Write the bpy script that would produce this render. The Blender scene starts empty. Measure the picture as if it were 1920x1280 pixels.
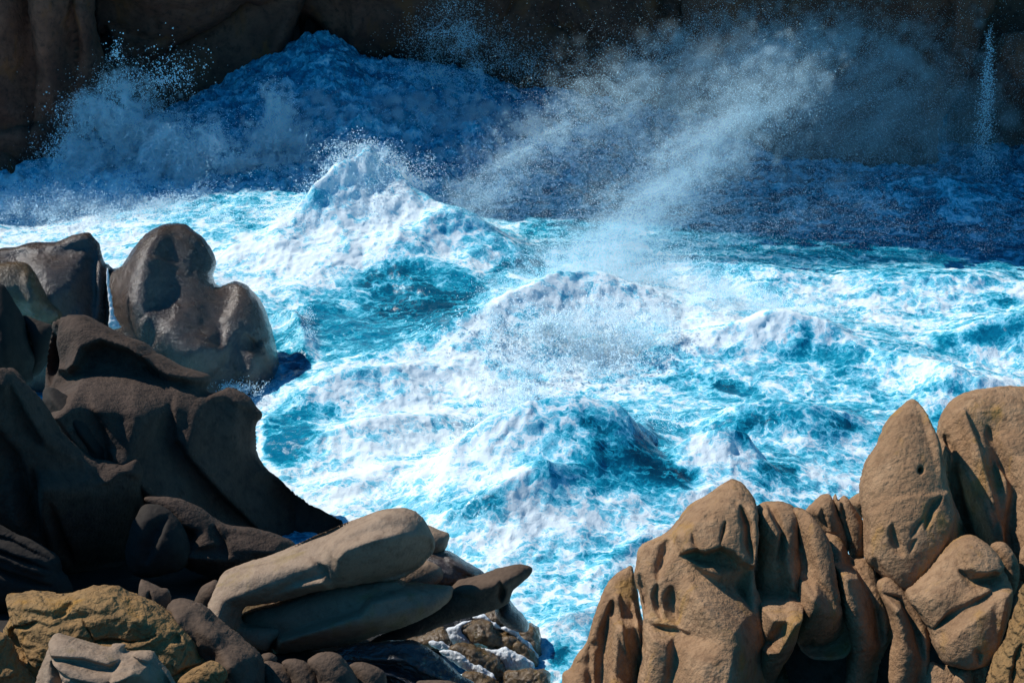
import bpy, math, random
import numpy as np
from mathutils import Vector
from mathutils.geometry import delaunay_2d_cdt

rng = np.random.default_rng(7)
scene = bpy.context.scene
COL = scene.collection

# ------------------------------------------------------------------ camera
CAM_H = 30.0
PITCH = math.radians(22.0)
FPX = 70.0 / 36.0 * 1920.0
CP, SP = math.cos(PITCH), math.sin(PITCH)
FWD = np.array([0.0, CP, -SP]); UPV = np.array([0.0, SP, CP]); RGT = np.array([1.0, 0.0, 0.0])
CPOS = np.array([0.0, 0.0, CAM_H])
cam_d = bpy.data.cameras.new('camera'); cam = bpy.data.objects.new('camera', cam_d); COL.objects.link(cam)
cam.location = CPOS; cam.rotation_euler = (math.pi / 2 - PITCH, 0, 0)
cam_d.lens = 70; cam_d.sensor_width = 36; cam_d.clip_start = 0.5; cam_d.clip_end = 2000
scene.camera = cam

def at_depth(px, py, d):
    px = np.asarray(px, float); py = np.asarray(py, float); d = np.asarray(d, float)
    u = (px - 960) / FPX * d; v = (640 - py) / FPX * d
    return CPOS + u[..., None] * RGT + v[..., None] * UPV + d[..., None] * FWD

def at_z(px, py, z):
    px = np.asarray(px, float); py = np.asarray(py, float)
    t = (CAM_H - np.asarray(z, float)) / (SP - (640 - py) / FPX * CP)
    return at_depth(px, py, t)

def at_y(px, py, y):
    px = np.asarray(px, float); py = np.asarray(py, float)
    t = np.asarray(y, float) / (CP + (640 - py) / FPX * SP)
    return at_depth(px, py, t)

def project(P):
    r = P - CPOS
    d = r @ FWD
    return 960 + FPX * (r @ RGT) / d, 640 - FPX * (r @ UPV) / d, d

# ------------------------------------------------------------------ noise (numpy gradient noise)
def _hash(ix, iy, iz, seed):
    h = (ix.astype(np.int64) * 374761393 + iy.astype(np.int64) * 668265263 + iz.astype(np.int64) * 2147483647 + seed * 1274126177) & 0xffffffff
    h = ((h ^ (h >> 13)) * 1274126177) & 0xffffffff
    h = ((h ^ (h >> 16)) * 2246822519) & 0xffffffff
    return (h ^ (h >> 15)) & 0xffffffff

def noise3(P, seed=0):
    x, y, z = P[..., 0], P[..., 1], P[..., 2]
    xi, yi, zi = np.floor(x), np.floor(y), np.floor(z)
    fx, fy, fz = x - xi, y - yi, z - zi
    sx = fx * fx * fx * (fx * (fx * 6 - 15) + 10); sy = fy * fy * fy * (fy * (fy * 6 - 15) + 10); sz = fz * fz * fz * (fz * (fz * 6 - 15) + 10)
    xi = xi.astype(np.int64); yi = yi.astype(np.int64); zi = zi.astype(np.int64)
    out = 0
    for dx in (0, 1):
        wx = sx if dx else 1 - sx
        for dy in (0, 1):
            wy = sy if dy else 1 - sy
            for dz in (0, 1):
                wz = sz if dz else 1 - sz
                h = _hash(xi + dx, yi + dy, zi + dz, seed)
                gx = ((h & 1023) / 511.5 - 1); gy = (((h >> 10) & 1023) / 511.5 - 1); gz = (((h >> 20) & 1023) / 511.5 - 1)
                out = out + wx * wy * wz * (gx * (fx - dx) + gy * (fy - dy) + gz * (fz - dz))
    return out * 1.25

def noise2(x, y, seed=0):
    xi, yi = np.floor(x), np.floor(y)
    fx, fy = x - xi, y - yi
    sx = fx * fx * fx * (fx * (fx * 6 - 15) + 10); sy = fy * fy * fy * (fy * (fy * 6 - 15) + 10)
    xi = xi.astype(np.int64); yi = yi.astype(np.int64); zi = np.zeros_like(xi)
    out = 0
    for dx in (0, 1):
        wx = sx if dx else 1 - sx
        for dy in (0, 1):
            wy = sy if dy else 1 - sy
            h = _hash(xi + dx, yi + dy, zi, seed)
            out = out + wx * wy * (((h & 4095) / 2047.5 - 1) * (fx - dx) + (((h >> 12) & 4095) / 2047.5 - 1) * (fy - dy))
    return out * 1.4

def fbm2(x, y, oct=4, gain=0.5, seed=0, ridged=False):
    a, s, o = 1.0, 0, 0.0
    for i in range(oct):
        n = noise2(x * 2 ** i + 17.3 * i, y * 2 ** i - 9.1 * i, seed + i)
        if ridged: n = 1 - 2.2 * np.abs(n)
        o = o + a * n; s += a; a *= gain
    return o / s

def fbm3(P, oct=4, gain=0.5, seed=0):
    a, s, o = 1.0, 0, 0.0
    for i in range(oct):
        o = o + a * noise3(P * 2 ** i + 7.7 * i, seed + i); s += a; a *= gain
    return o / s

def sstep(a, b, x):
    t = np.clip((x - a) / (b - a), 0, 1); return t * t * (3 - 2 * t)

# ------------------------------------------------------------------ materials
def new_mat(name):
    m = bpy.data.materials.new(name); m.use_nodes = True
    nt = m.node_tree; nt.nodes.clear()
    return m, nt, nt.nodes, nt.links

class NB:
    """tiny node helper"""
    def __init__(s, nt): s.nt = nt
    def n(s, t, **kw):
        nd = s.nt.nodes.new(t)
        for k, v in kw.items(): setattr(nd, k, v)
        return nd
    def put(s, sock, v):
        if hasattr(v, 'is_output') or isinstance(v, bpy.types.NodeSocket): s.nt.links.new(v, sock)
        else: sock.default_value = v
    def math(s, op, a, b=0.0, c=0.0, clamp=False):
        nd = s.n('ShaderNodeMath', operation=op, use_clamp=clamp)
        for i, v in enumerate((a, b, c)):
            if i < len(nd.inputs): s.put(nd.inputs[i], v)
        return nd.outputs[0]
    def vmath(s, op, a, b=(0, 0, 0)):
        nd = s.n('ShaderNodeVectorMath', operation=op)
        s.put(nd.inputs[0], a)
        if op == 'SCALE': s.put(nd.inputs['Scale'], b)
        else: s.put(nd.inputs[1], b)
        return nd.outputs[0]
    def noise(s, vec, scale, detail=4, rough=0.55, dist=0.0, col=False):
        nd = s.n('ShaderNodeTexNoise'); s.put(nd.inputs['Vector'], vec)
        nd.inputs['Scale'].default_value = scale; nd.inputs['Detail'].default_value = detail
        nd.inputs['Roughness'].default_value = rough; nd.inputs['Distortion'].default_value = dist
        return nd.outputs['Color' if col else 'Fac']
    def voro(s, vec, scale, feature='DISTANCE_TO_EDGE'):
        nd = s.n('ShaderNodeTexVoronoi', feature=feature); s.put(nd.inputs['Vector'], vec); nd.inputs['Scale'].default_value = scale
        return nd.outputs['Distance']
    def ramp(s, fac, stops, interp='LINEAR'):
        nd = s.n('ShaderNodeValToRGB'); s.put(nd.inputs[0], fac); cr = nd.color_ramp; cr.interpolation = interp
        while len(cr.elements) < len(stops): cr.elements.new(0.5)
        for e, (p, c) in zip(cr.elements, stops):
            e.position = p; e.color = (c[0], c[1], c[2], 1) if not isinstance(c, (int, float)) else (c, c, c, 1)
        return nd.outputs[0]
    def mix(s, fac, a, b):
        nd = s.n('ShaderNodeMix', data_type='RGBA'); s.put(nd.inputs[0], fac)
        s.put(nd.inputs[6], a if not isinstance(a, tuple) else (*a, 1)); s.put(nd.inputs[7], b if not isinstance(b, tuple) else (*b, 1))
        return nd.outputs[2]
    def smooth(s, x, a, b, lo=0.0, hi=1.0):
        nd = s.n('ShaderNodeMapRange', interpolation_type='SMOOTHSTEP'); s.put(nd.inputs[0], x)
        nd.inputs[1].default_value = a; nd.inputs[2].default_value = b; nd.inputs[3].default_value = lo; nd.inputs[4].default_value = hi
        return nd.outputs[0]

def rock_mat(name, cols, grain=0.03, gscale=9.0, rough=0.85, stain=None, wet=0.0, spec=0.3, strata=False, mid=0.06):
    """cols: three tones blended by large and mid noise; stain: extra tone in patches; wet: share of glossy film"""
    m, nt, nd, lk = new_mat(name); b = NB(nt)
    tc = b.n('ShaderNodeTexCoord').outputs['Object']
    big = b.noise(tc, 0.55, 4, 0.6, 0.3)
    med = b.noise(tc, 3.1, 4, 0.65)
    fine = b.noise(tc, 34.0, 4, 0.7)
    c = b.mix(b.smooth(big, 0.35, 0.65), cols[0], cols[1])
    c = b.mix(b.smooth(med, 0.42, 0.75), c, cols[2])
    if stain:
        sn = b.noise(b.vmath('MULTIPLY', tc, (1.0, 1.0, 0.5)), 0.8, 6, 0.65, 0.4)
        c = b.mix(b.math('MULTIPLY', b.smooth(sn, 0.52, 0.68), 0.8), c, stain)
    # speckle of mineral grains
    c = b.mix(b.math('MULTIPLY', b.smooth(fine, 0.55, 0.75), 0.35), c, (cols[0][0] * 0.4, cols[0][1] * 0.4, cols[0][2] * 0.4))
    c = b.mix(b.math('MULTIPLY', b.smooth(fine, 0.28, 0.45, 1.0, 0.0), 0.3), c, (min(1, cols[1][0] * 1.6), min(1, cols[1][1] * 1.6), min(1, cols[1][2] * 1.55)))
    p = b.n('ShaderNodeBsdfPrincipled')
    lk.new(c, p.inputs['Base Color'])
    h1 = b.noise(tc, gscale, 4, 0.72)
    h2 = b.noise(tc, gscale * 0.28, 3, 0.6, 0.6)
    vo = b.voro(b.vmath('ADD', tc, b.vmath('SCALE', b.noise(tc, 6.0, 2, 0.5, 0, True), 0.15)), gscale * 0.9, 'F1')
    h = b.math('ADD', b.math('MULTIPLY', h1, 1.0), b.math('MULTIPLY', vo, -0.35))
    bump = b.n('ShaderNodeBump'); bump.inputs['Strength'].default_value = 1.0; bump.inputs['Distance'].default_value = grain
    lk.new(h, bump.inputs['Height'])
    bump2 = b.n('ShaderNodeBump'); bump2.inputs['Strength'].default_value = 0.9; bump2.inputs['Distance'].default_value = mid
    hh = h2
    if strata:
        wv = b.n('ShaderNodeTexWave', wave_type='BANDS', bands_direction='Z'); lk.new(tc, wv.inputs['Vector'])
        wv.inputs['Scale'].default_value = 1.3; wv.inputs['Distortion'].default_value = 9.0; wv.inputs['Detail'].default_value = 5; wv.inputs['Detail Scale'].default_value = 1.6
        hh = b.math('ADD', h2, b.math('MULTIPLY', wv.outputs['Fac'], 0.55))
    lk.new(hh, bump2.inputs['Height']); lk.new(bump.outputs[0], bump2.inputs['Normal'])
    lk.new(bump2.outputs[0], p.inputs['Normal'])
    p.inputs['Specular IOR Level'].default_value = spec
    if wet > 0:
        wn = b.noise(b.vmath('MULTIPLY', tc, (1.6, 1.6, 0.5)), 1.3, 5, 0.6, 0.5)
        wm = b.smooth(wn, 0.62 - 0.4 * wet, 0.75 - 0.4 * wet)
        lk.new(b.math('ADD', b.math('MULTIPLY', wm, 0.24 - rough), rough), p.inputs['Roughness'])
        lk.new(b.math('MULTIPLY', wm, wet), p.inputs['Coat Weight']); p.inputs['Coat Roughness'].default_value = 0.15
        wb = b.n('ShaderNodeBump'); wb.inputs['Strength'].default_value = 0.9; wb.inputs['Distance'].default_value = 0.085
        lk.new(b.noise(tc, 20.0, 3, 0.7, 0.6), wb.inputs['Height'])
        lk.new(wb.outputs[0], p.inputs['Coat Normal'])
    else:
        p.inputs['Roughness'].default_value = rough
    o = b.n('ShaderNodeOutputMaterial'); lk.new(p.outputs[0], o.inputs[0])
    return m

M = {}
M['tan'] = rock_mat('tan_granite', ((0.30, 0.168, 0.084), (0.42, 0.252, 0.136), (0.22, 0.12, 0.060)), grain=0.08, gscale=8, stain=(0.38, 0.20, 0.05), mid=0.045)
M['ochre'] = rock_mat('ochre_rock', ((0.26, 0.14, 0.05), (0.31, 0.18, 0.07), (0.17, 0.10, 0.04)), grain=0.05, gscale=8, stain=(0.36, 0.17, 0.022), strata=True, mid=0.10)
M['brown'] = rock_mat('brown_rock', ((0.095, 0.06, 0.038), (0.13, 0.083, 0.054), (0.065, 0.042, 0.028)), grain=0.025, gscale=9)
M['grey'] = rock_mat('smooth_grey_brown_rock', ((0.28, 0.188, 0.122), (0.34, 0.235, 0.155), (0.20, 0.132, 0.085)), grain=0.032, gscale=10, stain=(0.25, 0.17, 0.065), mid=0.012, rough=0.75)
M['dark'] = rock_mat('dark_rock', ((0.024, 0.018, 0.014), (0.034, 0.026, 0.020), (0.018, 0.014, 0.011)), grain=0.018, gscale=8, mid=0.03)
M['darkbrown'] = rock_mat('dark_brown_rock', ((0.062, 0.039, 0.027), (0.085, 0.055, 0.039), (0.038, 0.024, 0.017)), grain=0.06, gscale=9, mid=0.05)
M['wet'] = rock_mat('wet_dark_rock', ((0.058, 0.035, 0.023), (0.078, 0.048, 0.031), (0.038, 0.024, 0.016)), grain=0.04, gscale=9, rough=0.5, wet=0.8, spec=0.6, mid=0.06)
M['wetochre'] = rock_mat('wet_ochre_rock', ((0.11, 0.062, 0.02), (0.14, 0.08, 0.028), (0.07, 0.04, 0.016)), grain=0.03, gscale=11, rough=0.45, wet=0.8, spec=0.6)
M['moss'] = rock_mat('mossy_rock', ((0.12, 0.07, 0.03), (0.16, 0.095, 0.032), (0.075, 0.048, 0.024)), grain=0.03, gscale=13, rough=0.55, stain=(0.34, 0.24, 0.02), wet=0.6, spec=0.5, mid=0.05)
M['cliff'] = rock_mat('cliff_rock', ((0.13, 0.047, 0.030), (0.20, 0.076, 0.048), (0.07, 0.028, 0.019)), grain=0.05, gscale=2.2, mid=0.2, stain=(0.22, 0.07, 0.025))
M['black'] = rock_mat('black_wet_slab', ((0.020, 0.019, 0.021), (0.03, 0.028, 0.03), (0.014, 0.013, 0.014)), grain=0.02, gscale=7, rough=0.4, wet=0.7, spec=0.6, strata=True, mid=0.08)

def water_mat():
    m, nt, nd, lk = new_mat('sea_water_and_foam'); b = NB(nt)
    pos = b.n('ShaderNodeNewGeometry').outputs['Position']
    foam = b.n('ShaderNodeAttribute', attribute_name='foam').outputs['Fac']
    tone = b.n('ShaderNodeAttribute', attribute_name='tone').outputs['Fac']
    flat = b.vmath('MULTIPLY', pos, (1, 1, 0.8))
    w1 = b.vmath('SCALE', b.vmath('SUBTRACT', b.noise(flat, 0.7, 3, 0.6, 0, True), (0.5, 0.5, 0.5)), 2.0)
    w2 = b.vmath('SCALE', b.vmath('SUBTRACT', b.noise(flat, 2.6, 3, 0.6, 0, True), (0.5, 0.5, 0.5)), 0.55)
    p1 = b.vmath('ADD', b.vmath('ADD', flat, w1), w2)
    p1 = b.vmath('MULTIPLY', p1, (0.6, 1.15, 1.0))
    v1 = b.voro(p1, 0.75); v2 = b.voro(p1, 2.1); v3 = b.voro(b.vmath('ADD', p1, w2), 5.5)
    l1 = b.smooth(v1, 0.0, 0.16, 1, 0); l2 = b.smooth(v2, 0.0, 0.16, 1, 0); l3 = b.smooth(v3, 0.0, 0.2, 1, 0)
    n1 = b.noise(p1, 0.9, 7, 0.62); n2 = b.noise(flat, 7.0, 4, 0.7)
    val = b.math('MULTIPLY_ADD', foam, 1.05, -0.24)
    val = b.math('MULTIPLY_ADD', b.math('SUBTRACT', n1, 0.5), 1.7, val)
    val = b.math('MULTIPLY_ADD', b.math('SUBTRACT', n2, 0.5), 0.34, val)
    val = b.math('MULTIPLY_ADD', l1, 0.27, val); val = b.math('MULTIPLY_ADD', l2, 0.24, val); val = b.math('MULTIPLY_ADD', l3, 0.12, val)
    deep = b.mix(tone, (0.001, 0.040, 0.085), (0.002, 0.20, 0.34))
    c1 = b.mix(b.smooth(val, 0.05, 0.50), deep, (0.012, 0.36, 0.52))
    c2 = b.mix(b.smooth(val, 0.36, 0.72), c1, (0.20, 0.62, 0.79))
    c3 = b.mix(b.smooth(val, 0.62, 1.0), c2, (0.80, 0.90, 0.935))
    fm = b.smooth(val, 0.35, 0.75)
    p = b.n('ShaderNodeBsdfPrincipled'); lk.new(c3, p.inputs['Base Color'])
    lk.new(b.math('MULTIPLY_ADD', fm, 0.50, 0.16), p.inputs['Roughness'])
    lk.new(b.math('MULTIPLY_ADD', fm, -0.35, 0.45), p.inputs['Specular IOR Level'])
    bp = b.n('ShaderNodeBump'); bp.inputs['Strength'].default_value = 0.8; bp.inputs['Distance'].default_value = 0.06
    lk.new(b.noise(flat, 4.5, 4, 0.68, 0.4), bp.inputs['Height']); lk.new(bp.outputs[0], p.inputs['Normal'])
    o = b.n('ShaderNodeOutputMaterial'); lk.new(p.outputs[0], o.inputs[0])
    return m
M['water'] = water_mat()

def droplet_mat(name, col, trans=0.5):
    m, nt, nd, lk = new_mat(name); b = NB(nt)
    d = b.n('ShaderNodeBsdfDiffuse'); d.inputs[0].default_value = (*col, 1)
    t = b.n('ShaderNodeBsdfTranslucent'); t.inputs[0].default_value = (*col, 1)
    t.inputs[0].default_value = (col[0] * 0.6, col[1] * 0.6, col[2] * 0.6, 1)
    mx = b.n('ShaderNodeAddShader'); lk.new(d.outputs[0], mx.inputs[0]); lk.new(t.outputs[0], mx.inputs[1])
    o = b.n('ShaderNodeOutputMaterial'); lk.new(mx.outputs[0], o.inputs[0])
    return m
M['spray'] = droplet_mat('spray_droplets', (0.80, 0.94, 1.0), 0.0)

def stream_mat():
    m, nt, nd, lk = new_mat('white_running_water'); b = NB(nt)
    tc = b.n('ShaderNodeTexCoord').outputs['Object']
    st = b.vmath('MULTIPLY', tc, (1.0, 0.6, 0.35))
    n = b.noise(st, 12.0, 7, 0.7, 0.8)
    c = b.ramp(n, [(0.30, (0.25, 0.29, 0.31)), (0.42, (0.72, 0.77, 0.80)), (0.54, (0.93, 0.95, 0.96))])
    p = b.n('ShaderNodeBsdfPrincipled'); lk.new(c, p.inputs['Base Color']); p.inputs['Roughness'].default_value = 0.3
    bp = b.n('ShaderNodeBump'); bp.inputs['Distance'].default_value = 0.06; lk.new(n, bp.inputs['Height']); lk.new(bp.outputs[0], p.inputs['Normal'])
    o = b.n('ShaderNodeOutputMaterial'); lk.new(p.outputs[0], o.inputs[0])
    return m
M['stream'] = stream_mat()

# ------------------------------------------------------------------ rock builder
def catmull(pts, step, closed=True, tension=0.5):
    pts = np.asarray(pts, float); n = len(pts); out = []
    rng_i = range(n if closed else n - 1)
    for i in rng_i:
        if closed: p0, p1, p2, p3 = pts[i - 1], pts[i], pts[(i + 1) % n], pts[(i + 2) % n]
        else: p0, p1, p2, p3 = pts[max(i - 1, 0)], pts[i], pts[i + 1], pts[min(i + 2, n - 1)]
        L = np.linalg.norm(p2 - p1); k = max(1, int(round(L / step)))
        for j in range(k):
            t = j / k
            out.append(0.5 * (2 * p1 + (p2 - p0) * t + (2 * p0 - 5 * p1 + 4 * p2 - p3) * t * t + (3 * p1 - p0 - 3 * p2 + p3) * t ** 3))
    if not closed: out.append(pts[-1])
    return np.array(out)

def inside(poly, X, Y):
    r = np.zeros(X.shape, bool); x1, y1 = poly[:, 0], poly[:, 1]; x2, y2 = np.roll(x1, -1), np.roll(y1, -1)
    for a, b_, c, d in zip(x1, y1, x2, y2):
        if b_ == d: continue
        cond = (b_ > Y) != (d > Y)
        r ^= cond & (X < (c - a) * (Y - b_) / (d - b_) + a)
    return r

def poly_dist(pts, X, Y, closed=False):
    """distance to polyline, signed side (+ = left of the walking direction as seen in the picture: screen y down), parameter 0..1"""
    pts = np.asarray(pts, float)
    segs = list(zip(pts[:-1], pts[1:])) + ([(pts[-1], pts[0])] if closed else [])
    best = np.full(X.shape, 1e18); side = np.zeros(X.shape); par = np.zeros(X.shape)
    L = [np.linalg.norm(b_ - a) for a, b_ in segs]; tot = sum(L) or 1; acc = 0
    for (a, b_), l in zip(segs, L):
        d = b_ - a; dd = d @ d or 1e-9
        t = np.clip(((X - a[0]) * d[0] + (Y - a[1]) * d[1]) / dd, 0, 1)
        ex, ey = X - a[0] - t * d[0], Y - a[1] - t * d[1]
        q = ex * ex + ey * ey; m = q < best
        best = np.where(m, q, best); side = np.where(m, np.sign(-(d[0] * ey - d[1] * ex)), side); par = np.where(m, (acc + t * l) / tot, par)
        acc += l
    return np.sqrt(best), side, par

def poisson(poly, n=88):
    lo, hi = poly.min(0), poly.max(0); step = max(hi - lo) / n
    lo = lo - 2 * step; nx, ny = (np.ceil((hi - lo) / step).astype(int) + 3)
    def solve(k):
        s = step * k
        xs = lo[0] + s * np.arange(int(np.ceil(nx / k)) + 1); ys = lo[1] + s * np.arange(int(np.ceil(ny / k)) + 1)
        Xg, Yg = np.meshgrid(xs, ys); return s, xs, ys, inside(poly, Xg, Yg)
    phi = None; prev = None
    for k, it in ((8, 60), (4, 80), (2, 80), (1, 70)):
        s, xs, ys, mk = solve(k)
        if phi is None: ph = np.zeros(mk.shape)
        else:
            ph = bil(phi, prev[0], prev[1], prev[2], *np.meshgrid(xs, ys))
        for _ in range(it):
            q = np.zeros_like(ph); q[1:-1, 1:-1] = 0.25 * (ph[:-2, 1:-1] + ph[2:, 1:-1] + ph[1:-1, :-2] + ph[1:-1, 2:] + s * s)
            ph = np.where(mk, q, 0)
        phi, prev = ph, (xs[0], ys[0], s)
    mx = phi.max() or 1
    return phi / mx, prev

def bil(g, x0, y0, s, X, Y):
    fx = np.clip((X - x0) / s, 0, g.shape[1] - 1.001); fy = np.clip((Y - y0) / s, 0, g.shape[0] - 1.001)
    ix, iy = fx.astype(int), fy.astype(int); fx -= ix; fy -= iy
    return g[iy, ix] * (1 - fx) * (1 - fy) + g[iy, ix + 1] * fx * (1 - fy) + g[iy + 1, ix] * (1 - fx) * fy + g[iy + 1, ix + 1] * fx * fy

def lobe(outline, d0, T, feats=(), gx=0.0, gy=0.0, p=0.5, sp=4.0, back=0.8, step=None):
    """a solid stone whose outline, size and thickness are real: returns verts (world), faces"""
    poly = catmull(outline, sp)
    # keep the outline slightly rough
    c = poly.mean(0)
    nz = fbm2(poly[:, 0] / 38.0 + d0, poly[:, 1] / 38.0, 3, 0.5, int(abs(c[0]) + 3 * abs(c[1])) % 991)
    tan = np.roll(poly, -1, 0) - np.roll(poly, 1, 0); tan /= np.linalg.norm(tan, axis=1)[:, None] + 1e-9
    poly = poly + nz[:, None] * np.stack([tan[:, 1], -tan[:, 0]], 1) * min(2.2, sp * 0.5)
    phi, pg = poisson(poly)
    lo, hi = poly.min(0), poly.max(0)
    xs = np.arange(lo[0], hi[0], sp); ys = np.arange(lo[1], hi[1], sp * 0.9)
    X, Y = np.meshgrid(xs, ys); X = X + (np.arange(len(ys)) % 2)[:, None] * sp * 0.5
    X, Y = X.ravel(), Y.ravel()
    mk = inside(poly, X, Y); X, Y = X[mk], Y[mk]
    d, _, _ = poly_dist(poly, X, Y, True); mk = d > sp * 0.55; X, Y = X[mk], Y[mk]
    n = len(poly)
    pts = [Vector(q) for q in poly] + [Vector((a, b_)) for a, b_ in zip(X, Y)]
    v2, _, f2, *_ = delaunay_2d_cdt(pts, [], [list(range(n))], 1, 1e-4)
    V = np.array([(q[0], q[1]) for q in v2]); F = [tuple(f) for f in f2]
    PX, PY = V[:, 0], V[:, 1]
    # which are on the boundary
    db, _, _ = poly_dist(poly, PX, PY, True)
    s0 = np.clip(bil(phi, *pg, PX, PY), 0, 1)
    edge = db < sp * 0.05
    s0 = np.where(edge, 0, np.maximum(s0, 1e-4))
    s = s0 ** p
    h = T * s
    fade = np.clip(s * 2.2, 0, 1)
    for ft in feats:
        k = ft[0]
        if k in 'gr':
            dd, sd, par = poly_dist(ft[1], PX, PY)
            tp = np.clip(np.minimum(par, 1 - par) * 3.2, 0, 1) ** 0.6
            w = ft[2] * (0.18 + 0.82 * tp)
            if k == 'g': w = w * np.where(sd > 0, 0.55, 1.5)      # one steep wall, one gentle
            v = np.exp(-(dd / w) ** 2) * (0.15 + 0.85 * tp)
            h = h + (ft[3] if k == 'r' else -ft[3]) * v * fade
        elif k in 'pt':
            dd, _, _ = poly_dist(ft[1], PX, PY, True)
            sg = np.where(inside(np.array(ft[1], float), PX, PY), dd, -dd)
            v = sstep(-ft[2] * 0.25, ft[2], sg)
            if k == 'p': h = h + ft[3] * v * fade
            else:
                cc = np.mean(ft[1], 0); h = h + v * fade * (ft[3] * (PX - cc[0]) + ft[4] * (PY - cc[1])) / 100
        elif k == 's':
            dd, sd, par = poly_dist(ft[1], PX, PY); w = ft[2]; e = ft[4] if len(ft) > 4 else 5.0
            tp = np.clip(np.minimum(par, 1 - par) * 5, 0, 1)
            sg = dd * sd
            v = sstep(-e, e, sg) * np.exp(-np.maximum(sg, 0) / w) * tp
            h = h + ft[3] * v * fade
        elif k == 'b':
            _, cx, cy, rx, ry, ang, amp = ft
            a = math.radians(ang); ux = (PX - cx) * math.cos(a) + (PY - cy) * math.sin(a); uy = -(PX - cx) * math.sin(a) + (PY - cy) * math.cos(a)
            h = h + amp * np.exp(-((ux / rx) ** 2 + (uy / ry) ** 2)) * fade
    cx, cy = (lo + hi) / 2
    dep = d0 + gx * (PX - cx) / 100 + gy * (PY - cy) / 100
    mid = at_depth(PX, PY, dep)
    front = mid - h[:, None] * FWD
    inner = ~edge
    bi = np.full(len(V), -1); nb = inner.sum(); bi[inner] = len(V) + np.arange(nb); bi[edge] = np.nonzero(edge)[0]
    backv = mid[inner] + (T * back * s[inner])[:, None] * FWD
    verts = np.vstack([front, backv])
    # orientation: front faces towards the camera
    F = np.array(F) if all(len(f) == 3 for f in F) else np.array([t for f in F for t in [(f[0], f[i], f[i + 1]) for i in range(1, len(f) - 1)]])
    a, b_, c_ = V[F[:, 0]], V[F[:, 1]], V[F[:, 2]]
    cr = (b_[:, 0] - a[:, 0]) * (c_[:, 1] - a[:, 1]) - (b_[:, 1] - a[:, 1]) * (c_[:, 0] - a[:, 0])
    F = np.where((cr > 0)[:, None], F[:, ::-1], F)      # screen y is down
    Bk = bi[F][:, ::-1]
    return verts, np.vstack([F, Bk])

def mesh_obj(name, V, F, mat, parent=None, smooth=True, origin=None):
    V = np.asarray(V, np.float64)
    if origin is None:
        lo, hi = V.min(0), V.max(0); origin = np.array([(lo[0] + hi[0]) / 2, (lo[1] + hi[1]) / 2, lo[2]])
    me = bpy.data.meshes.new(name)
    F = np.asarray(F, np.int32); k = F.shape[1]
    me.vertices.add(len(V)); me.vertices.foreach_set('co', (V - origin).astype(np.float32).ravel())
    me.loops.add(F.size); me.loops.foreach_set('vertex_index', F.ravel())
    me.polygons.add(len(F)); me.polygons.foreach_set('loop_start', np.arange(0, F.size, k, dtype=np.int32))
    if smooth: me.polygons.foreach_set('use_smooth', np.ones(len(F), bool))
    me.materials.append(mat); me.update(calc_edges=True)
    o = bpy.data.objects.new(name, me); COL.objects.link(o); o.location = origin
    if parent is not None:
        o.parent = parent; o.location = Vector(origin) - parent.location
    return o

def displace(V, F, amp, scale, seed, oct=4, gain=0.5):
    """push vertices along their normals by fractal noise"""
    n = np.zeros_like(V); fn = np.cross(V[F[:, 1]] - V[F[:, 0]], V[F[:, 2]] - V[F[:, 0]])
    for i in range(3): np.add.at(n, F[:, i], fn)
    n /= np.linalg.norm(n, axis=1)[:, None] + 1e-12
    return V + n * (amp * fbm3(V * scale, oct, gain, seed))[:, None]

_seed = [11]
def rock(name, label, mat, lobes, amp=0.10, scale=0.9, group=None, cat='rock', detail=0.026):
    """lobes: list of dicts/tuples for lobe(); all fused into one stone"""
    Vs, Fs, off = [], [], 0
    for lb in lobes:
        v, f = lobe(**lb); Vs.append(v); Fs.append(f + off); off += len(v)
    V, F = np.vstack(Vs), np.vstack(Fs); _seed[0] += 5
    V = displace(V, F, amp, scale, _seed[0])
    if detail: V = displace(V, F, detail, 5.0, _seed[0] + 50, 3, 0.6)
    o = mesh_obj(name, V, F, M[mat]); o['label'] = label; o['category'] = cat
    if group: o['group'] = group
    return o

def L(outline, d0, T, feats=(), **k): return dict(outline=outline, d0=d0, T=T, feats=feats, **k)

# ------------------------------------------------------------------ rocks on the left
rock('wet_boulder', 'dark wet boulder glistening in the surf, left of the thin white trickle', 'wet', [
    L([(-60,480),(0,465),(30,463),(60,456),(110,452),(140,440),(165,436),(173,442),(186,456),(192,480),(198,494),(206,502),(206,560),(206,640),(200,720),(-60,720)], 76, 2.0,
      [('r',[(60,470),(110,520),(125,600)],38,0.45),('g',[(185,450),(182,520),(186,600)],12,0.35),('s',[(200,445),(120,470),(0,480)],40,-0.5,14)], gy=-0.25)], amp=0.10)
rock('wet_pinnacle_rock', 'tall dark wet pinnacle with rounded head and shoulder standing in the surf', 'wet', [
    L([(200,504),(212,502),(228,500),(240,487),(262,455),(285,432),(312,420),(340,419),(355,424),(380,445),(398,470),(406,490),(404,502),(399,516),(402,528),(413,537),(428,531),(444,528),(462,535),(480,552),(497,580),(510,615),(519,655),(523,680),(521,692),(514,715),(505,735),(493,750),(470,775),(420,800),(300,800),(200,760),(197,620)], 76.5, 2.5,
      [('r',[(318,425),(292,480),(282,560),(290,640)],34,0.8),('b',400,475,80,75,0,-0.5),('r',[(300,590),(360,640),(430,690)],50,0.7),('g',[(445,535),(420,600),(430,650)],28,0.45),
       ('r',[(505,640),(490,690),(470,730)],22,0.4),('g',[(470,625),(500,660),(512,700)],9,0.3)], gy=-0.3, p=0.45)], amp=0.10)
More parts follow.
